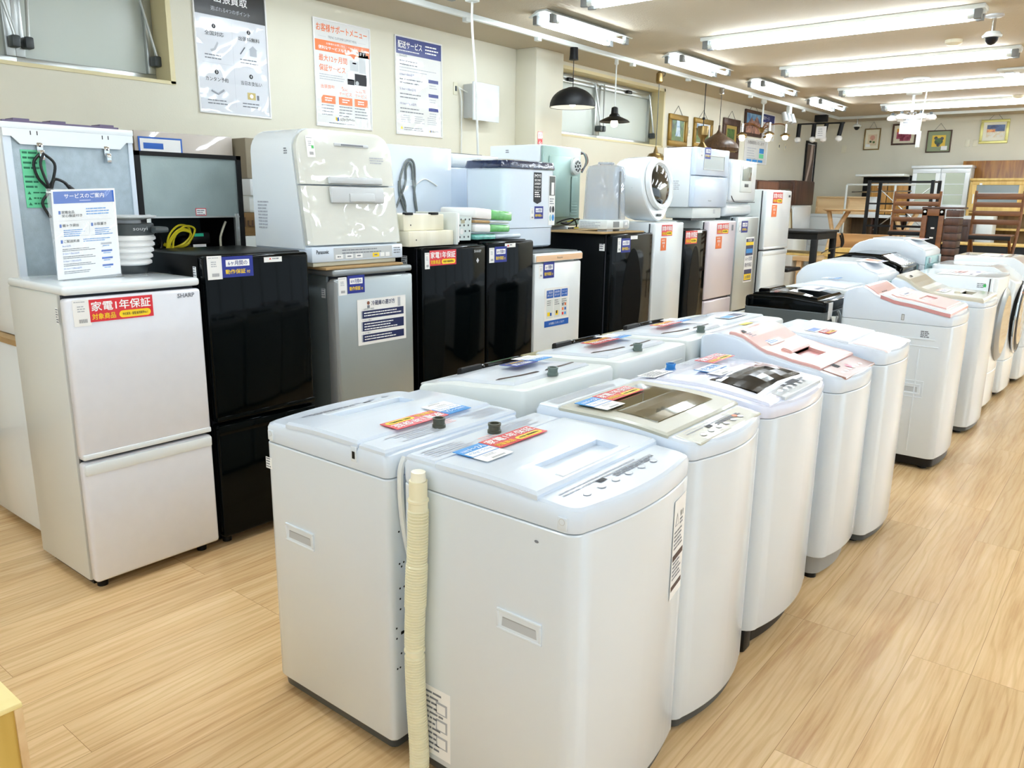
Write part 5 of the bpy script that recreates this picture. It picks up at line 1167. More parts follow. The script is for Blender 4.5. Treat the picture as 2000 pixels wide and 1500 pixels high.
def top_card(R, x, y, prof, t, kind=1, w=.2):
    """card lying on the lid: blue size panel and red (or navy) warranty panel"""
    f = tfr(x, y, prof, t+.0035)
    tag(R, f.sub(-.0, -.045), .1, .05, False)
    if kind != 3:
        g = G(); g.obox(f, 0, .1, 0, .068, 0, .0015, lblue); g.rect(f, .003, .003, .094, .03, paper, .0018); g.text(f, '洗濯機', .008, .04, .012, bright, w=.025, lift=.002); g.text(f, '1～2人', .038, .038, .02, bright, w=.055, lift=.002, bold=.01); g.text(f, '4.2kg～5.5kg', .01, .013, .014, lblue, w=.08, lift=.002); build('size_card', g, R, False, label='sky blue capacity card')
    f2 = f.sub(.102, 0)
    if kind == 1: red_card(R, f2, w, .072, False)
    elif kind == 2: blue_card(R, f2, .12, .08, False)
    elif kind == 3: red_card(R, f, w, .072, False)
def faucet(R, x, y, z, m=None):
    m = m or mat('dark_olive_nozzle', (74, 76, 62), .4); g = G(); g.lathe([(.019, 0), (.019, .008), (.0165, .009), (.0165, .02), (.018, .021), (.018, .027), (.013, .027), (.011, .008)], (x, y, z), m, 20, caps=False); build('water_inlet', g, R, False, label='dark threaded water inlet')
def panel_marks(g, sh, prof, x0, x1, t=.001, w=.8, m=link, disp=True):
    f = tfr(x1-.004, -sh.w*w/2, prof, t); W_ = sh.w*w; D = x1-x0
    g.lines(f, 0, D*.78, W_*.95, 2, D*.14, .005, m, .001)
    for k in range(6): g.disc(f, W_*(.12+.14*k), D*.3, .013, m, .0008, 14, .009); g.disc(f, W_*(.12+.14*k), D*.3, .011, cool, .0011, 14, .0075)
    if disp: g.rect(f, W_*.3, D*.48, .03, .014, ink, .0012)
    g.text(f, 'ふろ水', W_*.02, D*.5, .008, m, lift=.0012); g.lines(f, W_*.45, D*.52, W_*.5, 2, D*.1, .006, gink, .0012)

# --- nearest pair: same maker, back to back
def compact(l, loc, rz, card_y):
    w, d = .535, .555; pr = curve([(-d/2, .872), (0, .874), (d/2, .862)])
    R, sh = washer(l, loc, rz, w, d, .035, .807, pr)
    g = G(); hx = (.035, .125, -.135, .135, .0135, cool); deck(g, -d/2+.115, d/2-.135, -w/2+.002, w/2-.002, pr, .014, cool, .007, 10, [hx]); lid = build('lid', g, R, False)
    g = G(); deck(g, .105, .13, -.15, .15, pr, .0165, white, .003, 3); build('lid_handle', g, lid, False)
    g = G(); deck(g, -d/2+.012, -d/2+.112, -w/2+.004, w/2-.004, pr, .010, cool, .006, 4); f = tfr(-d/2+.1, -w/2+.03, pr, .0105)
    g.lines(f, .0, .06, .16, 5, .012, .005, link); g.lines(f, .27, .06, .17, 5, .012, .005, link); g.lines(f, .18, .03, .07, 3, .012, .005, lpink); build('rear_panel', g, R, False)
    faucet(R, -d/2+.06, .02, pr(-d/2)+.01)
    g = G(); panel_marks(g, sh, pr, d/2-.125, d/2-.045, .001); build('control_marks', g, R, False)
    top_card(R, -.1, card_y, pr, .014, 1, .2)
    g = G()
    for sy in (-1, 1):
        f = Fr((.2, -w/2, .815), (1, 0, 0), (0, 0, 1)) if sy < 0 else Fr((.225, w/2, .815), (-1, 0, 0), (0, 0, 1))
        g.obox(f, 0, .025, 0, .03, -.002, .003, white, .004); g.disc(f, .0125, .02, .008, lgrey, .0034, 16); g.disc(f, .0125, .02, .0065, white, .0037, 16)
    build('screw_cap', g, R, False)
    return R, sh, w, d, pr
RA, sh, w, d, pr = compact('nearest white washing machine, with ivory ribbed drain hose hanging at its side', (-1.1, 1.56), 0, -.2)
# drain hose at the near side, rear
g = G(); x = -d/2+.075; yy = -w/2-.029; pts = []; rad = []
path = smooth([(x+.012, yy, .84), (x+.008, yy, .7), (x, yy-.002, .55), (x-.006, yy-.004, .4), (x-.004, yy-.004, .25), (x-.0, yy, .1), (x, yy+.0, .03)], 12)
acc = 0
for i in range(len(path)-1):
    L_ = (path[i+1]-path[i]).length; n = max(2, int(L_/.0024))
    for k in range(n):
        p = path[i].lerp(path[i+1], k/n); pts.append(p); z = p.z
        if z > .795: rad.append(.0225)
        elif z > .785: rad.append(.026)
        elif z > .765: rad.append(.024)
        elif .37 < z < .395: rad.append(.0225 if not .378 < z < .386 else .027)
        else: rad.append((.0262, .0262, .0212)[len(rad) % 3]+(.0018 if .5 < z < .62 else 0))
g.tube(pts, rad, hosem, 18); g.cyl((x+.012, yy, .835), (x+.013, yy, .862), .019, mat('ivory_hose_tip', (244, 240, 220), .4), .0175, 16)
build('drain_hose', g, RA, False, label='ivory ribbed drain hose')
g = G(); g.loft([[( x+.045, -w/2-.0005, .79)]*2+[(x+.075, -w/2-.0005, .79)]*2, [(x+.045, -w/2-.0005, .3)]*2+[(x+.075, -w/2-.0005, .3)]*2], white) if False else None
f = Fr((-d/2+.03, -w/2, .07), (1, 0, 0), (0, 0, 1)); g = G(); g.obox(f, 0, .13, 0, .2, 0, .0006, paper); g.lines(f, .006, .18, .1, 12, .015, .006, gink, .001)
for k in range(3): g.rect(f, .08, .03+k*.05, .04, .035, link, .001); g.rect(f, .084, .034+k*.05, .03, .025, paper, .0014)
build('caution_label', g, RA, False)
f = Fr((sh.front(.17)-.0, .12, .55), (-.12, 1, 0), (0, 0, 1)); f = Fr((sh.front(.14)+.002, .14, .5), (sh.front(.235)-sh.front(.14), .095, 0), (0, 0, 1))
g = G(); g.obox(f, 0, .095, 0, .27, 0, .0006, paper); g.fpoly(f, [(.01, .2), (.04, .2), (.025, .235)], gink, .001); g.fpoly(f, [(.014, .202), (.036, .202), (.025, .228)], paper, .0012)
g.text(f, '警告', .05, .215, .016, ink, w=.03, lift=.001); g.lines(f, .05, .205, .04, 2, .01, .005, gink, .001); g.lines(f, .008, .18, .08, 5, .011, .005, gink, .001); g.rect(f, .004, .105, .087, .016, mat('brown_ink', (84, 66, 62), .6), .001); g.lines(f, .008, .095, .08, 5, .011, .005, gink, .001); g.rect(f, .004, .022, .087, .014, mat('brown_ink', (84, 66, 62), .6), .001)
build('warning_label', g, RA, False, label='tall printed warning label')
g = G(); f = Fr((.145, -w/2-.0003, .77), (1, 0, 0), (0, 0, 1)); g.disc(f, 0, 0, .006, gink, .0003, 10, .0035); build('scuff', g, RA, False)
LA, sh, w, d, pr = compact('white washing machine back to back with the hose-bearing one, pale cord behind', (-1.685, 1.54), pi, -.17)
# details on L side (its -y local face looks away; near side is +y local)
f = Fr((.245, w/2, .725), (-1, 0, 0), (0, 0, 1)); g = G(); g.obox(f, 0, .028, 0, .034, 0, .0005, paper); g.lines(f, .002, .028, .024, 4, .008, .004, gink, .0008); build('maker_label', g, LA, False)
f = Fr((-.14, w/2, .83), (-1, 0, 0), (0, 0, 1)); g = G(); g.obox(f, 0, .022, 0, .042, -.002, .003, white, .008); g.rect(f, .006, .009, .011, .02, black, .0034); build('side_slot', g, LA, False)
xb = -d/2
g = G(); g.tube(smooth([(xb-.010, w/2-.05, .86), (xb-.014, w/2-.03, .82), (xb-.014, w/2-.035, .7), (xb-.014, w/2-.06, .58), (xb-.014, w/2-.1, .48), (xb-.012, w/2-.2, .3)], 6), .0085, cordw, 8); g.lathe([(.022, 0), (.02, -.006), (.01, -.01), (.01, -.02), (.006, -.025)], (xb, w/2-.08, .17), offw, 16, 'X'); build('power_cord', g, LA, False)
g = G(); f = Fr((xb-.0005, 0, 0), (0, -1, 0), (0, 0, 1))
for a, z in ((-.235, .66), (-.22, .66), (-.235, .57), (-.22, .57), (-.228, .56), (-.235, .5), (-.22, .5), (-.235, .47), (-.235, .44), (-.25, .39), (-.25, .36), (-.235, .31), (-.22, .31), (-.25, .27), (-.24, .27)): g.disc(f, a, z, .003, black, .0004, 8)
g.rect(f, -.235, .365, .022, .009, black, .0004); build('rear_holes', g, LA, False)

# --- right row, second: beige glass-lid machine
w, d = .47, .56; pr = curve([(-d/2, .9), (0, .9), (d/2, .875)])
RB, sh = washer('white washing machine with see-through olive glass lid, behind the nearest one', (-1.1, 2.075), 0, w, d, .045, .83, pr)
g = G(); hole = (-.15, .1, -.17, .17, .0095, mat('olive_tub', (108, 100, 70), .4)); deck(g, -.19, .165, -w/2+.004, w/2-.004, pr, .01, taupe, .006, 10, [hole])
lid = build('lid', g, RB, False)
g = G(); deck(g, -.155, .105, -.175, .175, pr, .0125, mat('olive_clear_glass', (150, 142, 104), .03, trans=.75, coat=1), .002, 6); build('glass', g, lid, False)
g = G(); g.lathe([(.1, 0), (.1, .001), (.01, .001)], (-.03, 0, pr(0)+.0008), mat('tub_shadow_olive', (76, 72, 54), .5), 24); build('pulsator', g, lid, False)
g = G(); deck(g, .172, .25, -w/2+.03, w/2-.03, pr, .003, taupe, .003, 5); panel_marks(g, sh, pr, .172, .25, .004, .75); g.disc(tfr(.21, .1, pr, .004), 0, 0, .012, orange, .001, 14, .008); build('control_panel', g, RB, False)
g = G(); deck(g, -d/2+.015, -d/2+.085, -w/2+.006, w/2-.006, pr, .006, white, .004, 3); f = tfr(-d/2+.08, -w/2+.03, pr, .0065); g.lines(f, 0, .05, .38, 4, .012, .005, link); build('rear_panel', g, RB, False)
top_card(RB, -.09, -.2, pr, .0125, 1, .19)
# --- right row, third: black-window lid
w, d = .55, .56; pr = curve([(-d/2, .885), (-d/2+.1, .898), (0, .9), (d/2, .872)])
RC, sh = washer('white washing machine with glossy black window in its lid and blue water inlet', (-1.1, 2.645), 0, w, d, .045, .832, pr, tm=mat('lavender_white', (224, 228, 246), .18, coat=.6), zb=.09, base=black, rf=.05)
bl = mat('lavender_white', (224, 228, 246), .18)
g = G(); deck(g, -.17, .235, -w/2+.02, w/2-.02, pr, .008, bl, .006, 10, (), .018); lid = build('lid', g, RC, False)
g = G(); deck(g, -.0, .17, -.2, .2, pr, .016, smoke, .003, 8, (), .016); build('window', g, lid, False)
g = G(); deck(g, .182, .245, -.15, .2, pr, .012, lgrey, .002, 4, (), .008); f = tfr(.24, -.13, pr, .0215); panel_marks(g, sh, lambda x: pr(x)+.018, .18, .24, .004, .6); g.rect(f, .12, .025, .08, .026, ink, .002); build('control_panel', g, RC, False)
g = G(); f = tfr(-d/2+.1, -w/2+.03, pr, .004); g.obox(f, 0, .14, 0, .07, 0, .0015, paper); g.lines(f, .008, .055, .12, 5, .011, .005, gink, .002); build('caution_label', g, RC, False)
g = G(); f = tfr(-d/2+.1, .05, pr, .004); g.lines(f, 0, .05, .18, 4, .012, .005, link, .001); build('rear_marks', g, RC, False)
faucet(RC, -d/2+.055, -.04, pr(-d/2)+.004, mat('blue_nozzle', (30, 120, 190), .35))
f = tfr(-.03, -.13, pr, .024); f2 = tfr(-.09, .03, pr, .025); tag(RC, f.sub(-.02, -.05), .1, .05, False); g = G(); g.obox(f, 0, .14, 0, .06, 0, .0015, lblue); g.rect(f, .002, .002, .136, .056, paper, .0018); g.text(f, '洗濯機', .01, .018, .03, lblue, w=.12, bold=.03, lift=.002); build('size_card', g, RC, False); red_card(RC, f2, .19, .075, False)
# --- right row, fourth: sloping rose lid
w, d = .46, .615; pr = curve([(-d/2, .955), (-d/2+.06, .97), (-d/2+.15, .966), (-.02, .905), (.12, .88), (d/2, .845)])
RD, sh = washer('tall white washing machine with sloping rose pink lid and brown control panel', (-1.12, 3.285), 0, w, d, .04, .79, pr, zb=.11, base=mat('stepped_grey_base', (150, 150, 146), .5), rf=.05)
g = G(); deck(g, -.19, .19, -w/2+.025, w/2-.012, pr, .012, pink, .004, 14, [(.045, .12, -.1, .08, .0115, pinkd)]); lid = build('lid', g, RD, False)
g = G(); deck(g, -.0, .045, -.12, .1, pr, .021, pink, .006, 4); build('lid_handle', g, lid, False)
g = G(); deck(g, .193, .285, -w/2+.04, w/2-.03, pr, .004, pinkp, .003, 6); panel_marks(g, sh, pr, .195, .28, .005, .7, paper); g.rect(tfr(.22, -.09, pr, .004), 0, 0, .04, .03, ink, .001); g.disc(tfr(.235, 0, pr, .004), 0, 0, .016, mat('pink_button', (236, 120, 150), .4), .0012); build('control_panel', g, RD, False)
g = G(); f = tfr(-.14, -.17, pr, .0125); g.rect(f, 0, 0, .03, .02, ink, .001); g.lines(f, -.0, -.012, .05, 3, .012, .005, gink, .001); build('maker_mark', g, RD, False)
f = tfr(-.045, -.11, pr, .014); g = G(); g.obox(f, 0, .15, 0, .085, 0, .0015, paper); g.rect(f, .004, .03, .06, .04, lblue, .002); g.rect(f, .075, .055, .07, .025, blue, .002); g.lines(f, .01, .02, .1, 2, .01, .004, lblue, .002); build('size_card', g, RD, False)
g = G(); g.obox(tfr(-d/2+.075, .06, pr, .002), 0, .09, 0, .03, 0, .001, yellow); build('yellow_sticker', g, RD, False)
f = Fr((sh.front(.1)+.001, .09, .15), (sh.front(.18)-sh.front(.09), .09, 0), (0, 0, 1)); g = G(); g.obox(f, 0, .09, 0, .1, 0, .0006, paper); g.rect(f, .004, .08, .035, .016, mat('brown_ink', (84, 66, 62), .6), .001); g.rect(f, .045, .08, .035, .016, mat('brown_ink', (84, 66, 62), .6), .001); g.lines(f, .006, .068, .075, 5, .013, .005, gink, .001); build('caution_label', g, RD, False)
g = G(); g.lathe([(.16, .02), (.16, .05), (.19, .055), (.19, .08), (.22, .085), (.22, .11)], (.06, 0, 0), mat('stepped_grey_base', (150, 150, 146), .5), 28); build('base_tray', g, RD, False)
# --- right row, fifth
w, d = .45, .57; pr = curve([(-d/2, .93), (-.1, .925), (.12, .905), (d/2, .885)])
RE, sh = washer('white washing machine with pale pink control panel, beside the rose-lidded one', (-1.07, 3.775), 0, w, d, .035, .828, pr, rf=.04)
g = G(); deck(g, -.2, .1, -w/2+.012, w/2-.012, pr, .007, shiny, .005, 8); build('lid', g, RE, False)
g = G(); deck(g, .108, .262, -w/2+.025, w/2-.025, pr, .004, mat('pale_pink_panel', (238, 224, 224), .3), .008, 5); panel_marks(g, sh, pr, .12, .25, .005, .7, lpink, False); build('control_panel', g, RE, False)
f = tfr(-.06, -.16, pr, .008); g = G(); g.obox(f, 0, .12, 0, .05, 0, .0012, paper); g.rect(f, .005, .008, .1, .035, mblue, .0016); build('size_card', g, RE, False); red_card(RE, f.sub(.02, -.055), .12, .05, False)
g = G(); f = Fr((sh.front(.19)+.002, .17, .45), (sh.front(.21)-sh.front(.17), .04, 0), (0, 0, 1)); g.lines(f, 0, .33, .04, 22, .015, .007, gink, .001); build('warning_label', g, RE, False)
# --- right row, sixth: white/rose lid with deep hump
w, d = .54, .615; pr = curve([(-d/2, .985), (-d/2+.05, 1.02), (-d/2+.1, 1.03), (-d/2+.2, .975), (.0, .945), (d/2, .895)])
RF, sh = washer('white washing machine with white lid edged in deep rose, first past the gap', (-1.08, 5.15), 0, w, d, .035, .838, pr, rf=.045, zb=.07, base=black, recess=False)
g = G(); deck(g, -.1, .27, -w/2-.002, w/2-.02, lambda x: pr(x)-.002, .028, whiteW, .012, 10, [], 0, pinkd); lid = build('lid', g, RF, False)
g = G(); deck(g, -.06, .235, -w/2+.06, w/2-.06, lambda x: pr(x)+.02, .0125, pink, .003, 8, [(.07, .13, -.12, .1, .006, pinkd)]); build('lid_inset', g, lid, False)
g = G(); deck(g, -d/2+.1, -d/2+.2, -w/2+.06, w/2-.06, pr, .004, pink, .003, 5); f = tfr(-d/2+.18, -.12, pr, .005); g.rect(f, 0, .03, .06, .035, gink, .001); g.lines(f, .0, .015, .12, 2, .012, .006, ink, .001); build('rear_panel', g, RF, False)
f = tfr(.0, -.14, pr, .034); g = G(); g.obox(f, 0, .17, 0, .07, 0, .0012, paper); g.rect(f, .05, .01, .11, .012, navy, .0016); g.lines(f, .01, .05, .15, 2, .012, .005, link, .0016); build('size_card', g, RF, False)
f = Fr((-d/2, -w/2, 0), (1, 0, 0), (0, 0, 1)); g = G()
g.obox(f, .1, .52, .755, .765, -.002, .004, white, .003); g.obox(f, .08, .54, .715, .722, -.002, .004, white, .003); g.obox(f, .25, .258, .1, .7, -.002, .003, white, .002); g.obox(f, .44, .448, .1, .7, -.002, .003, white, .002); hand_grip(g, f.sub(.345, .44), white, .13, .06); g.frame(f.sub(.33, .42), .16, .1, .006, .003, white, .002); g.rect(f, .33, .855, .016, .035, grey, .0008); g.rect(f, .333, .858, .01, .028, lgrey, .001); g.lines(f, .44, .8, .05, 4, .01, .006, gink, .001); build('side_panel', g, RF, False)
g = G(); f = Fr((sh.front(.22)+.002, .2, .42), (sh.front(.24)-sh.front(.2), .04, 0), (0, 0, 1)); g.lines(f, 0, .34, .045, 22, .015, .007, gink, .001); build('warning_label', g, RF, False)
# --- right row, seventh: beige hump
w, d = .56, .6; pr = curve([(-d/2, 1.0), (-d/2+.03, 1.012), (-d/2+.07, 1.0), (-d/2+.19, .93), (-.02, .9), (d/2, .885)])
RH, sh = washer('white washing machine with dished beige lid, next to the silver-door drum washer', (-1.06, 6.13), 0, w, d, .035, .85, pr, rf=.05)
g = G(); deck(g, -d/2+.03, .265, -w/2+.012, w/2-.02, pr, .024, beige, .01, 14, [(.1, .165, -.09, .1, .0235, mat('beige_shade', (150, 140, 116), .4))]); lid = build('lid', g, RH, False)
g = G(); deck(g, .06, .1, -.1, .1, pr, .034, beige, .006, 4); build('lid_handle', g, lid, False)
g = G(); f = tfr(-d/2+.1, -.15, pr, .025); g.rect(f, 0, 0, .04, .02, ink, .001); build('maker_mark', g, RH, False)
f = tfr(.02, -.16, pr, .026); g = G(); g.obox(f, 0, .2, 0, .1, 0, .0012, paper); g.rect(f, .02, .05, .08, .035, orange, .0016); g.rect(f, .11, .04, .07, .03, lpink, .0016); g.lines(f, .02, .03, .16, 2, .013, .006, blue, .0016); build('size_card', g, RH, False)
g = G(); f = Fr((sh.front(.22)+.002, .21, .5), (sh.front(.25)-sh.front(.21), .04, 0), (0, 0, 1)); g.lines(f, 0, .33, .045, 22, .015, .007, gink, .001); build('warning_label', g, RH, False)

# --- drum washers
def drum(l, loc, w, d, zt, dm, dr, zc, yo=0, slant=False, lower=.3):
    R = thing('drum_washer', l, 'washing machine', (loc[0], loc[1], 0), 0, 'front-loading drum washers'); xf_ = d/2; sh = Shell(w, d, .03, .02, .04)
    g = G(); g.loft([sh.ring(.02, .03), sh.ring(.045, .02)], black, True, True); build('base', g, R, False)
    pr = curve([(-d/2, zt), (.12, zt), (d/2, zt-.12)]) if slant else (lambda x: zt)
    g = G(); g.loft([sh.ring(.04, .01), sh.ring(.06, .0), sh.ring(lower-.004, 0), sh.ring(lower, .004)], whiteW, True, True); build('lower_body', g, R, False)
    g = G(); e = .012; g.loft([sh.ring(lower+.002, .004), sh.ring(lower+.006, 0), sh.ring(lambda x: pr(x)-e, 0), sh.ring(lambda x: pr(x)-e*.3, e*.3), sh.ring(pr, e)], whiteW); g.strips(sh.ring(pr, e), whiteW); build('body', g, R, False)
    g = G(); c = (xf_-.01, yo, zc); g.lathe([(dr+.03, -.01), (dr+.03, .012), (dr, .03), (dr-.03, .034)], c, dm[0], 40, 'X', False); dd = build('door', g, R, False)
    g = G(); g.lathe([(dr-.03, .034), (dr-.06, .026), (dr-.1, .012), (.02, .004)], c, dm[1], 40, 'X', True); build('door_glass', g, dd, False)
    return R, sh, pr
sild = mat('brushed_silver_door', (158, 160, 158), .3, metal=.5)
R8, sh, pr = drum('white drum washer with large silver-rimmed oval door, next to the beige-lid machine', (-1.09, 6.8), .6, .6, 1.0, (sild, mat('bronze_door_glass', (72, 74, 72), .08, coat=1)), .245, .64, .01)
g = G(); f = Fr((-.3, -.3, 0), (1, 0, 0), (0, 0, 1)); g.rect(f, .525, .78, .007, .21, gap, .001); g.lines(f, .45, .95, .06, 3, .012, .006, gink, .001); g.rect(f, .49, .93, .018, .02, mat('green_mark', (70, 190, 100), .5), .0012); g.obox(f, .2, .5, .88, .886, -.002, .002, white); build('side_panel', g, R8, False)
g = G(); f = tfr(.12, -.24, pr, .001); g.obox(f, 0, .5, 0, .25, 0, .001, paper); g.rect(f, .06, .03, .1, .02, navy, .0014); g.rect(f, .33, .02, .1, .03, blue, .0014); g.rect(f, .2, .1, .2, .08, lpink, .0014); g.lines(f, .03, .2, .4, 4, .03, .01, link, .0014); build('leaflet', g, R8, False)
R9, sh, pr = drum('white drum washer with black round door and orange and blue stickers', (-1.07, 7.5), .6, .62, 1.03, (black, mat('black_door_glass', (10, 11, 12), .06, coat=1, film=.2)), .255, .63, .0, True, .3)
g = G(); f = FX(0, 0, 0); f = Fr((.328, -.16, .72), (0, 1, 0), (0, 0, 1)); g.obox(f, 0, .06, 0, .12, 0, .003, orange); g.obox(f, .065, .12, .03, .14, 0, .003, mblue); g.lines(f, .01, .1, .045, 5, .02, .008, paper, .0035); build('door_stickers', g, R9, False)
g = G(); g.lathe([(.285, .008), (.288, .02), (.278, .026)], (.3, 0, .62), chrome, 44, 'X', False); build('door_ring', g, R9, False)
R10, sh, pr = drum('white drum washer farthest along the aisle, its sloping top panel showing dark keys', (-1.03, 8.2), .6, .64, 1.07, (whiteW, mat('black_door_glass', (10, 11, 12), .06, coat=1)), .22, .6, 0, True, .32)
g = G(); f = tfr(.25, -.26, pr, .002); g.obox(f, 0, .5, 0, .09, 0, .002, lgrey); g.rect(f, .03, .03, .09, .03, ink, .0026); g.lines(f, .15, .06, .3, 3, .02, .009, gink, .0026); build('control_panel', g, R10, False)
g = G(); f = tfr(.05, -.25, pr, .001); g.obox(f, 0, .45, 0, .2, 0, .001, mat('pale_greige_paper', (226, 222, 212), .5)); g.rect(f, .04, .02, .12, .025, blue, .0014); g.rect(f, .3, .05, .1, .02, red, .0014); build('leaflet', g, R10, False)

# --- left row (fronts toward the refrigerators)
LX = -1.69
def slit_lid(l, y, w, d, zs, zf, zr, pm, kind, grp=WG, x=LX):
    """white domed lid with dark finger slot and slits"""
    pr = curve([(d/2, zf), (.05, (zf+zr)/2+.005), (-d/2, zr)])
    R, sh = washer(l, (x, y), pi, w, d, .03, zs, pr, tm=offw, bm_=offw)
    g = G(); deck(g, -.17, .17, -w/2+.05, w/2-.05, pr, .010, shiny, .008, 10, (), .011); lid = build('lid', g, R, False)
    g = G(); deck(g, .125, .145, .03, .14, pr, .034, black, .004, 3); build('handle_slot', g, lid, False)
    g = G(); f = lambda x: pr(x)+.012
    pts = smooth([(.14, .02, 0), (.135, -.1, 0), (.12, -.2, 0)], 6); g.tube([(p.x, p.y, pr(p.x)+.021) for p in pts], [.004]+[.010]*(len(pts)-2)+[.003], smoke, 6)
    build('lid_edge', g, lid, False)
    for q in ([(-.08, .2, 0), (-.115, .12, 0), (-.13, .03, 0)], [(-.133, -.0, 0), (-.13, -.1, 0), (-.115, -.2, 0)]):
        g = G(); pts = smooth(q, 5); g.tube([(p.x, p.y, pr(p.x)+.011+.004*(1-(p.y/.2)**2)) for p in pts], [.001]+[.004]*(len(pts)-2)+[.001], mat('slit_brown', (70, 56, 50), .4), 6); build('lid_slit', g, lid, False)
    g = G(); deck(g, d/2-.1, d/2-.02, -w/2+.03, w/2-.03, pr, .003, pm, .003, 4); panel_marks(g, sh, pr, d/2-.1, d/2-.03, .004, .7, gink); build('control_panel', g, R, False)
    faucet(R, -d/2+.07, .02, pr(-d/2)+.0, mat('grey_green_nozzle', (92, 108, 102), .4))
    g = G(); fb = Fr((-d/2-.001, w/2-.03, 0), (0, -1, 0), (0, 0, 1)); g.tube([fb.at(a, b, .001) for a, b in ((.02, .78), (.12, .78), (.16, .84), (.3, .84), (.33, .87), (.46, .87))], .004, offw, 6); g.tube([fb.at(a, b, .002) for a, b in ((.2, .8), (.2, .785), (.215, .78), (.215, .8), (.23, .785), (.25, .78), (.25, .8), (.29, .775), (.36, .775))], .0025, lgrey, 5); g.disc(fb, .03, .8, .005, gink, .001); g.disc(fb, .45, .8, .005, gink, .001); build('rear_panel', g, R, False)
    if kind: top_card(R, .02, -.16, pr, .03, kind, .18)
    g = G(); f = tfr(-d/2+.11, -.17, pr, .002); g.lines(f, 0, .04, .16, 4, .011, .004, link, .001); build('rear_marks', g, R, False)
    return R
slit_lid('white washing machine with black finger slot and navy card, second in refrigerator-side row', 2.135, .53, .5, .8, .868, .925, lgrey, 2)
slit_lid('white washing machine with olive front panel and red card, third in refrigerator-side row', 2.7, .54, .5, .815, .885, .93, mat('olive_panel', (156, 150, 112), .3), 1)
slit_lid('white washing machine with olive front panel, partly behind the rose-lidded machine', 3.255, .52, .5, .82, .895, .935, mat('olive_panel', (156, 150, 112), .3), 1)
w, d = .52, .52; pr = curve([(-d/2, .92), (0, .92), (d/2, .885)])
RR, sh = washer('flat-lidded white washing machine with blue card, in front of the dark grey washer', (LX, 3.79), pi, w, d, .03, .82, pr, tm=offw, bm_=offw)
g = G(); deck(g, -.15, .13, -w/2+.01, w/2-.01, pr, .008, shiny, .005, 8, [(.05, .1, -.1, .1, .0075, lgrey)]); build('lid', g, RR, False)
f = tfr(-.02, -.16, pr, .01); g = G(); g.obox(f, 0, .22, 0, .08, 0, .0012, paper); g.rect(f, .01, .01, .1, .06, navy, .0016); g.rect(f, .12, .02, .09, .05, lblue, .0016); build('size_card', g, RR, False)
# dark grey and black machine with loose hoses at its back
w, d = .52, .52; pr = curve([(-d/2, .93), (0, .95), (.2, .94), (d/2, .93)])
RG, sh = washer('dark grey washing machine with black top and coiled hoses at its back', (-1.71, 5.04), pi, w, d, .02, .866, pr, bm_=mat('slate_grey', (78, 86, 88), .3), tm=blackg, recess=False)
g = G(); deck(g, -.2, .2, -w/2+.03, w/2-.03, pr, .012, blackf, .01, 8, (), .012); lid = build('lid', g, RG, False); g = G(); deck(g, .13, .2, -.14, .14, pr, .03, smoke, .008, 4); build('lid_handle', g, lid, False)
g = G(); f = tfr(-.02, -.17, pr, .028); g.obox(f, 0, .26, 0, .14, 0, .0015, lgrey); g.rect(f, .02, .03, .2, .04, lpink, .0018); g.rect(f, .04, .08, .15, .03, navy, .0018); build('leaflet', g, RG, False)
g = G(); g.box(-d/2-.004, -d/2+.001, w/2-.12, w/2-.05, .82, .92, paper); build('rear_label', g, RG, False)
g = G()
for k in range(6):
    a = .1+.018*k; g.tube(smooth([(-d/2-.02-.004*k, .18-.01*k, .84), (-d/2-.03, .2-a*.3, .78), (-d/2-.04, .15-a*.2, .6+.02*k), (-d/2-.035, .05+.01*k, .68), (-d/2-.03, .03+.01*k, .8), (-d/2-.015, .06, .86)], 4), .009 if k < 2 else .006, (cordw, offw, cordw, grey, lgrey, grey)[k], 7)
build('hoses', g, RG, False)
w, d = .5, .52; pr = curve([(-d/2, .95), (0, .965), (d/2, .93)])
RI, sh = washer('low white washing machine squeezed between the dark grey one and taller white one', (-1.72, 5.6), pi, w, d, .03, .86, pr, tm=offw, bm_=offw)
g = G(); deck(g, -.2, .16, -w/2+.02, w/2-.02, pr, .008, shiny, .006, 8, (), .012); build('lid', g, RI, False); top_card(RI, 0, -.15, pr, .024, 0)
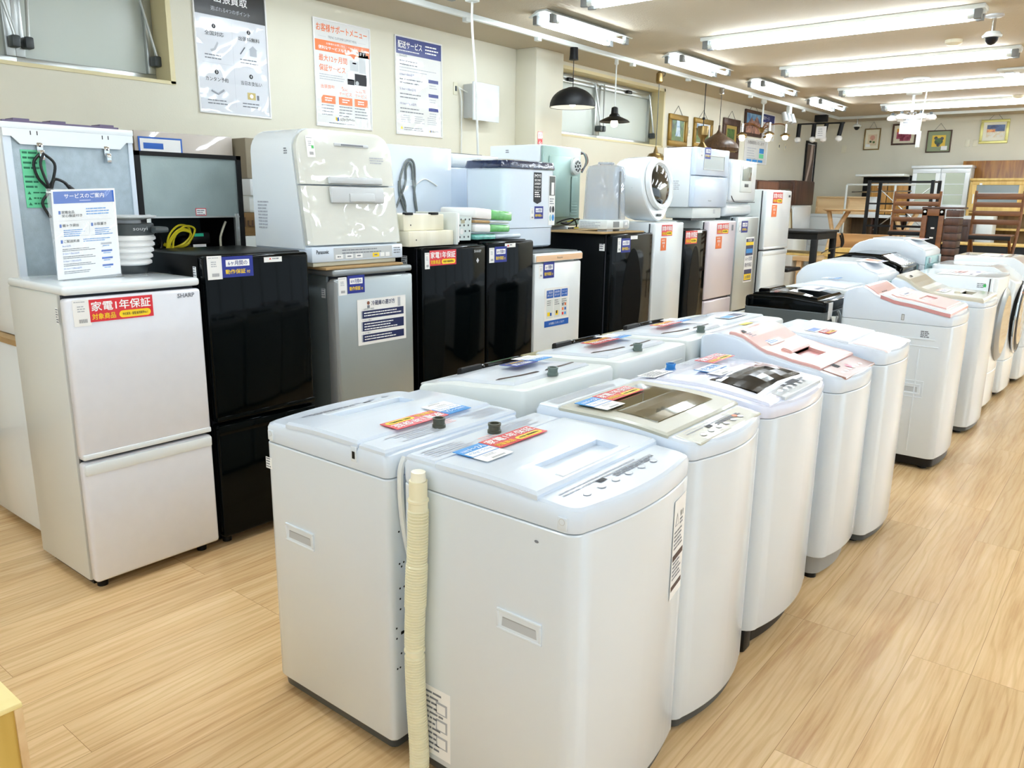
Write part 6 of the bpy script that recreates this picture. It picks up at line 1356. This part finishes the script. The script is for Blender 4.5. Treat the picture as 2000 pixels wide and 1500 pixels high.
def hump(l, y, zt, bm2, backm, w=.56, d=.6, x=-1.74, leaf=True):
    """tall machine: rounded front, high flat lid, back sloping down under film"""
    pr = curve([(d/2, zt-.12), (d/2-.09, zt-.035), (d/2-.2, zt), (-.12, zt-.005), (-d/2+.08, zt-.055), (-d/2, zt-.085)])
    R, sh = washer(l, (x, y), pi, w, d, .02, zt-.2, pr, bm_=bm2, tm=bm2, recess=False)
    g = G(); deck(g, -.13, .12, -w/2+.05, w/2-.05, pr, .006, bm2 if bm2 is not blackg else blackg, .005, 6); build('lid', g, R, False)
    g = G(); deck(g, -d/2+.02, -.135, -w/2+.03, w/2-.03, pr, .008, (mat('filmed_black', (24, 24, 26), .15, film=.6, fscale=16) if bm2 is blackg else shiny), .006, 5, (), .008); build('rear_cover', g, R, False)
    g = G(); g.box(-d/2-.012, -d/2+.002, -w/2+.02, w/2-.02, .08, zt-.13, backm, .008)
    for k in range(4): g.box(-d/2-.018, -d/2-.008, -w/2+.05, w/2-.05, zt-.2-.06*k, zt-.185-.06*k, backm, .004)
    for a in (-.2, .15): g.box(-d/2-.022, -d/2-.01, a, a+.05, zt-.19, zt-.14, lgrey, .004)
    build('back_panel', g, R, False)
    if bm2 is not blackg:
        f = Fr((d/2-.1, w/2, zt-.32), (-1, 0, 0), (0, 0, 1)); g = G(); g.obox(f, 0, .42, .1, .108, -.002, .003, white, .002); g.obox(f, -.03, .45, .05, .056, -.002, .003, white, .002); build('side_ribs', g, R, False)
    if leaf:
        g = G(); f = tfr(-.08, -.2, pr, .008); g.obox(f, 0, .3, 0, .15, 0, .001, paper); g.rect(f, .03, .02, .16, .1, orange, .0014); g.rect(f, .14, .05, .12, .06, lpink, .0014); g.rect(f, .02, .125, .2, .015, blue, .0014); build('leaflet', g, R, False)
    return R
hump('tall white washing machine with teal back, nearest of the three tall humped ones', 6.15, 1.095, white, teal)
hump('black washing machine with film-wrapped rear cover between two tall white ones', 6.78, 1.12, blackg, blkside, leaf=False)
hump('tall white washing machine with teal back, farthest in the refrigerator-side row', 7.45, 1.215, white, teal, .58, .62)
# ---------------------------------------------------------------- second-hand furniture at the far end
def legs(R, pts, z0, z1, s, m, name='leg'):
    for x, y in pts:
        g = G(); g.box(x-s, x+s, y-s, y+s, z0, z1, m, .004); build(name, g, R)
# pale block at the lower left corner of the photo
r = thing('display_plinth', 'pale yellow wooden plinth cut off by the lower left corner', 'plinth', (-1.8, 0, 0))
g = G(); g.box(-2.2, -1.482, -.6, .432, 0, .588, wood('yellow_ply_side', (196, 160, 70), (216, 184, 100), 'Z', 5), .002); build('body', g, r)
g = G(); g.box(-2.205, -1.476, -.605, .438, .589, .6, wood('yellow_ply', (232, 212, 140), (244, 228, 168), 'Y', 5), .003); build('top', g, r)
g = G(); g.box(-1.49, -1.477, .424, .437, 0, .589, oak); build('edge_strip', g, r)
# black high table
r = thing('dining_table', 'black table with square legs beside the farthest white refrigerator', 'table', (-3.55, 10.3, 0))
g = G(); g.box(-3.95, -3.18, 9.9, 10.72, 1.135, 1.165, matblk, .006); build('tabletop', g, r)
g = G(); g.box(-3.92, -3.2, 9.93, 10.69, 1.06, 1.134, matblk); build('apron', g, r)
legs(r, [(-3.235, 9.95), (-3.235, 10.67), (-3.9, 9.95), (-3.9, 10.67)], 0, 1.06, .035, matblk)
g = G(); g.box(-3.9, -3.24, 9.98, 10.64, .86, .885, oaky, .004); build('shelf', g, r)
g = G(); g.tube(smooth([(-3.16, 10.7, 1.1), (-3.14, 10.72, 1.02), (-3.15, 10.76, .95), (-3.14, 10.8, 1.0), (-3.15, 10.78, 1.08), (-3.15, 10.72, 1.12)], 4), .012, black, 6); g.tube(smooth([(-3.15, 10.74, .95), (-3.17, 10.3, .93), (-3.15, 10.0, .9)], 5), .006, black, 6); one('power_cord', g, 'black power cord looped over the corner of the black table', 'cord')
g = G(); g.box(-3.85, -3.3, 9.3, 9.75, 0, .02, black); g.box(-3.85, -3.3, 9.3, 9.75, .70, .74, matblk, .01); g.box(-3.6, -3.54, 9.5, 9.56, .02, .7, matblk); one('side_table', g, 'low black side table in the shadow before the black table', 'side table')
# brown furniture by the left wall
def case(name, l, cat, x0, x1, y0, y1, z0, z1, m, parts=None, r=.006):
    R = thing(name, l, cat, ((x0+x1)/2, (y0+y1)/2, z0)); g = G(); g.box(x0, x1, y0, y1, z0, z1, m, r); build('carcass', g, R)
    return R
R = case('cabinet', 'mid brown cabinet just behind the pod-shaped dishwasher', 'cabinet', XW+.02, -5.0, 12.35, 13.3, 0, 1.84, walnut)
g = G(); g.box(-5.0, -4.98, 12.4, 13.26, .05, 1.82, wood('mid_brown', (96, 60, 42), (124, 82, 60), 'Z')); build('door', g, R)
g = G(); g.box(XW+.02, -5.02, 12.2, 12.33, 0, 1.9, oaky, .005); one('wooden_post', g, 'upright yellow wooden side panel beside the mid brown cabinet', 'panel')
R = case('display_cabinet', 'dark brown glass-door cabinet between two brown cabinets at left wall', 'cabinet', XW+.02, -5.04, 13.33, 14.05, 0, 1.84, walnut)
g = G(); f = FX(-5.04, 13.35, .9); g.frame(f, .68, .92, .1, .025, walnut, .004); dd = build('door', g, R); g = G(); g.rect(f, .1, .1, .48, .72, mat('smoked_glass', (120, 122, 116), .08, coat=1), .008); build('pane', g, dd)
R = case('cabinet', 'white base cabinet under the dark brown wall unit', 'cabinet', XW+.02, -5.02, 14.1, 15.05, 0, 1.455, offw); g = G(); g.box(-5.02, -5.0, 14.14, 15.02, .06, 1.43, whiteW, .004); build('door', g, R)
R = case('wall_cupboard', 'dark brown cupboard standing on the white base cabinet', 'cabinet', XW+.02, -5.0, 14.05, 15.06, 1.456, 1.875, walnut); g = G(); g.box(-5.0, -4.985, 14.08, 15.03, 1.47, 1.86, walnut, .004); build('door', g, R)
r = thing('framed_picture', 'gold-edged frame leaning against the white base cabinet', 'picture', (-4.9, 13.9, .95)); fr = Fr((-4.95, 13.5, .9), (0, 1, 0), (-.12, 0, 1)); g = G(); g.frame(fr, .5, .5, .05, .02, brass, .004); g.rect(fr, .04, .04, .42, .42, cream, .01); build('frame', g, r)
g = G(); g.box(-5.0, -4.7, 13.4, 14.05, 0, .9, offw, .01); one('storage_chest', g, 'low white chest before the brown glass-door cabinet', 'chest')
# white sideboard along the back wall with open brown bays
R = thing('sideboard', 'long white sideboard by the back wall with drawers at left', 'sideboard', (-4.4, 15.9, 0))
g = G(); g.box(-5.25, -3.6, 15.6, 16.4, 1.245, 1.3, whiteW, .006); build('top', g, R)
g = G(); g.box(-5.22, -4.62, 15.63, 16.38, .02, 1.245, offw, .004); g.box(-4.62, -3.62, 16.1, 16.38, .02, 1.245, wood('bay_brown', (92, 74, 50), (120, 98, 68), 'Z')); build('carcass', g, R)
for a, b in ((1.0, 1.24), (.72, .99), (.4, .71)): g = G(); g.box(-5.2, -4.64, 15.605, 15.63, a, b, whiteW, .004); build('drawer', g, R)
for a in (-4.6, -4.1, -3.66): g = G(); g.box(a, a+.03, 15.64, 16.1, .02, 1.245, oak if a < -4.5 else walnut); build('divider', g, R)
R = thing('shelf_unit', 'low pale wooden shelf unit seen from the back, on the white sideboard', 'shelf', (-4.7, 15.8, 1.301))
g = G(); f = FY(-5.13, 15.68, 1.301); g.frame(f, .95, .32, .03, .03, oak, .003); g.obox(f, .58, .61, .03, .29, 0, .03, oak); g.box(-5.13, -4.18, 15.69, 15.93, 1.302, 1.33, oak); build('carcass', g, R); g = G(); g.rect(f, .02, .02, .9, .28, pinew, .008); build('back_panel', g, R)
g = G(); g.box(-4.17, -4.05, 15.65, 15.9, 1.301, 1.62, whiteW, .004); one('storage_box', g, 'upright white box behind the black metal rack', 'box')
# yellow oak cupboard with two doors, black board and white frame behind rack
R = case('cupboard', 'dark-framed cupboard with two honey oak doors behind the black rack', 'cupboard', -4.4, -3.6, 15.95, 16.42, 1.301, 2.0, black)
for a in (-4.31, -3.95): g = G(); g.box(a, a+.345, 15.93, 15.95, 1.31, 1.87, wood('honey_oak', (168, 116, 48), (206, 156, 80), 'Z', 6, .12, .4, 1.2), .004); build('door', g, R)
R = thing('clothes_rack', 'white metal hanger frame before the honey oak cupboard', 'clothes rack', (-3.95, 15.5, 0))
for x in (-4.55, -3.72): g = G(); g.cyl((x, 15.5, 0), (x, 15.5, 1.83), .02, offw, n=8); build('post', g, R)
g = G(); g.cyl((-4.55, 15.5, 1.83), (-3.4, 15.5, 1.83), .018, offw, n=8); g.cyl((-4.45, 15.5, 1.7), (-3.45, 15.5, 1.72), .013, chrome, n=8); build('rail', g, R)
g = G(); g.box(-4.42, -3.6, 15.5, 15.9, 1.975, 2.015, offw, .004); one('white_board', g, 'narrow white board lying on top of the honey oak cupboard', 'board')
# black metal rack
R = thing('metal_rack', 'tall black metal open rack before the honey oak cupboard', 'rack', (-3.0, 13.2, 0))
for x, y in ((-3.49, 13.0), (-3.42, 13.35), (-2.62, 13.0), (-2.6, 13.35)): g = G(); g.box(x-.022, x+.022, y-.02, y+.02, 0, 1.84, matblk); build('post', g, R)
for z in (1.82, 1.5, 1.17):
    g = G(); g.box(-3.49, -2.62, 12.99, 13.01, z-.012, z+.012, matblk); g.box(-3.44, -2.6, 13.34, 13.36, z-.012, z+.012, matblk); g.box(-3.5, -3.46, 13, 13.35, z-.01, z+.01, matblk); g.box(-2.63, -2.6, 13, 13.35, z-.01, z+.01, matblk); build('shelf_rail', g, R)
g = G(); g.tube([(-3.46, 13.35, 1.75), (-2.7, 13.36, 1.1)], .008, alum, 6); g.tube([(-2.7, 13.35, 1.75), (-3.46, 13.36, 1.1)], .008, alum, 6); build('cross_brace', g, R)
# pale wood table standing on a low table
R = thing('coffee_table', 'low wide brown wooden table carrying the pale dining table', 'table', (-3.5, 13.0, 0))
g = G(); g.box(-4.7, -2.75, 13.42, 14.6, .55, .62, pinew, .006); build('tabletop', g, R); legs(R, [(-4.6, 13.5), (-2.85, 13.5), (-4.6, 14.5), (-2.85, 14.5)], 0, .55, .04, pinew)
g = G(); g.box(-3.75, -2.9, 12.3, 12.49, 0, 1.06, wood('mid_oak', (166, 122, 76), (196, 154, 106), 'X')); one('headboard', g, 'wide oak board standing upright behind the humped washers', 'board')
g = G(); 
for k in range(4): g.box(-3.72, -2.9, 11.95, 12.25, .6+.07*k, .655+.07*k, oaky)
one('plank_stack', g, 'stack of yellow planks before the upright oak board', 'planks')
R = thing('dining_table', 'pale wood dining table with splayed crossed legs, raised on another table', 'table', (-3.7, 14, .63))
def oval(z, s): return [(-3.68+s*.84*cos(a)*(abs(cos(a))**-.25 if abs(cos(a)) > .2 else 1)*.92, 14.0+s*.45*sin(a), z) for a in [2*pi*k/32 for k in range(32)]]
g = G(); g.loft([oval(1.372, .93), oval(1.395, 1), oval(1.402, .99)], oak, True, True); build('tabletop', g, R)
for x in (-4.2, -3.15):
    for s in (-1, 1):
        for yy in ((13.75,) if True else ()):
            g = G(); g.tube([(x+s*.16, yy+.25, 1.375), (x+s*.03, yy+.1, 1.05), (x+s*.06, yy-.05, .64)], [.04, .034, .026], oak, 8); build('leg', g, R)
# chairs and gateleg table on a dark table
R = thing('dining_table', 'dark brown table under the slatted chairs and folded table', 'table', (-2.05, 11.6, 0))
g = G(); g.box(-2.87, -1.1, 11.0, 12.35, .65, .69, walnut, .006); build('tabletop', g, R); legs(R, [(-2.78, 11.1), (-1.2, 11.1), (-2.78, 12.25), (-1.2, 12.25)], 0, .65, .04, walnut)
def chair(l, cx, cy, w, rz=0):
    R = thing('folding_chair', l, 'chair', (cx, cy, .709), rz, 'slatted wooden chairs on a table'); W2 = w/2
    for s in (-1, 1):
        g = G(); g.tube([(s*(W2+.005), .02, .96), (s*W2, -.02, .5), (s*(W2-.03), -.22, 0)], [.018, .02, .02], teak, 6); build('back_leg', g, R, False)
        g = G(); g.tube([(s*(W2-.05), -.36, .43), (s*(W2-.04), .16, 0)], .018, teak, 6); build('front_leg', g, R, False)
    for k in range(4): g = G(); z = .9-k*.105; y = .02-.0*k; g.box(-W2, W2, -.012-.008*k, .012-.008*k, z-.03-(.012 if k == 0 else 0), z+.03, teak, .006); build('back_slat', g, R, False)
    for k in range(5): g = G(); g.box(-W2+.03, W2-.03, -.38+k*.075, -.32+k*.075, .425, .44, teak, .004); build('seat_slat', g, R, False)
    g = G(); g.box(-W2+.03, W2-.03, -.4, -.38, .38, .43, matblk, .004); build('seat_rail', g, R, False)
    return R
chair('slatted brown wooden chair left of the folded dark table', -2.61, 12.1, .55, .05)
chair('slatted brown wooden chair at right before the yellow cupboard', -1.56, 11.5, .5, .02)
R = thing('gateleg_table', 'folded dark brown slatted table between the two slatted chairs', 'table', (-2.1, 11.3, .691))
g = G()
for x in (-2.32, -2.13): g.box(x, x+.06, 11.12, 11.16, .692, 1.445, teak, .004)
g.box(-2.32, -2.07, 11.12, 11.16, 1.36, 1.445, teak, .004); g.box(-2.26, -2.13, 11.17, 11.2, .692, 1.36, black); build('frame', g, R)
for x in (-2.29, -2.1): g = G(); g.lathe([(.012, 0), (.016, -.006), (.004, -.012)], (x, 11.12, 1.41), lgrey, 12, 'Y'); build('bolt', g, R)
for z in (1.2, 1.08): g = G(); g.obox(FY(-2.21, 11.165, z), 0, .04, 0, .02, 0, .01, paper); build('hinge', g, R)
g = G(); g.box(-2.33, -1.87, 11.13, 11.45, 1.446, 1.468, walnut, .004); build('top_rail', g, R)
for k in range(8): g = G(); g.box(-2.05, -1.9, 11.12, 11.4, .70+k*.093, .78+k*.093, walnut, .006); build('slat', g, R)
# white glazed cabinet, plank, yellow cupboard
R = thing('display_cabinet', 'white cabinet with two frosted glass doors by the back wall', 'cabinet', (-3.1, 16.1, 0))
g = G(); g.box(-3.56, -2.64, 15.92, 16.26, 0, 2.12, offw, .004); g.box(-3.58, -2.62, 15.86, 16.26, 2.12, 2.165, whiteW, .004); build('carcass', g, R)
for x in (-3.555, -3.095):
    f = FY(x, 15.92, 1.42); g = G(); g.frame(f, .45, .69, .075, .025, whiteW, .004); dd = build('door', g, R)
    g = G(); g.rect(f, .07, .07, .31, .55, mat('green_frosted_glass', (188, 200, 184), .25), .008); 
    for z in (.24, .42): g.rect(f, .07, z, .31, .014, whiteW, .010)
    build('pane', g, dd)
g = G(); f = FY(-3.5, 15.9, 1.36); g.rect(f, .55, 0, .25, .12, paper); g.lines(f, .58, .07, .2, 2, .03, .015, gink, .001); build('notice', g, R)
g = G(); g.box(-2.84, -.6, 16.28, 16.36, 0, 2.25, plank, .004); one('wooden_board', g, 'large orange-brown wooden board leaning by the back wall', 'board')
R = thing('cupboard', 'yellow oak cupboard with sliding glass doors and open shelves below', 'cupboard', (-1.9, 15.9, 0))
g = G(); g.box(-2.61, -1.0, 15.75, 16.2, 1.9, 1.94, oaky, .004); g.box(-2.61, -2.57, 15.8, 16.2, .0, 1.9, oaky); g.box(-1.06, -1.02, 15.8, 16.2, 0, 1.9, oaky); g.box(-2.57, -1.06, 16.16, 16.2, 0, 1.9, wood('dark_oak_back', (110, 84, 40), (140, 110, 60), 'Z'))
for z in (.1, .8, 1.08, 1.36): g.box(-2.57, -1.06, 15.82, 16.16, z, z+.035, oaky)
build('carcass', g, R)
for x in (-2.57, -1.82):
    f = FY(x, 15.8, 1.4); g = G(); g.frame(f, .76, .5, .07, .02, oaky, .003); dd = build('door', g, R); g = G(); g.rect(f, .06, .06, .64, .38, mat('blue_grey_glass', (140, 152, 156), .1, coat=1), .006); 
    for z in (.2, .29): g.rect(f, .06, z, .64, .012, lgrey, .008)
    build('pane', g, dd); g = G(); g.obox(f, .03, .05, .12, .28, .018, .03, paper, .003); build('handle', g, dd)
g = G(); g.rect(FY(-2.46, 15.79, 1.83), 0, 0, .04, .03, paper, .012); build('price_tag', g, R)
g = G(); f = FY(-1.78, 15.72, 1.36); g.obox(f, 0, .3, .3, .4, 0, .01, paper); g.obox(f, .25, .75, .0, .46, 0.012, .022, paper); g.rect(f, .3, .18, .42, .07, red, .023); g.lines(f, .04, .36, .2, 2, .03, .012, gink, .011); g.lines(f, .32, .36, .3, 2, .06, .02, gink, .023); g.lines(f, .32, .1, .36, 2, .05, .02, gink, .023); one('notice', g, 'white and red notices propped on the yellow oak cupboard', 'notice')
R = case('cabinet', 'dark brown low cabinet seen through the right chair legs', 'cabinet', -2.75, -2.3, 14.5, 15.0, 0, 1.27, walnut); g = G(); f = FY(-2.72, 14.5, .6); g.frame(f, .38, .62, .06, .015, walnut, .006); build('door', g, R)
R = case('cabinet', 'plain white cabinet panel beside the yellow oak cupboard', 'cabinet', -2.55, -2.1, 15.2, 15.6, 0, 1.32, offw)
R = case('drawer_chest', 'yellow topped low chest under the right slatted chair', 'chest', -2.5, -1.2, 13.4, 14.0, 0, .92, black); g = G(); g.box(-2.52, -1.18, 13.38, 14.02, .92, .945, oaky, .004); build('top', g, R)
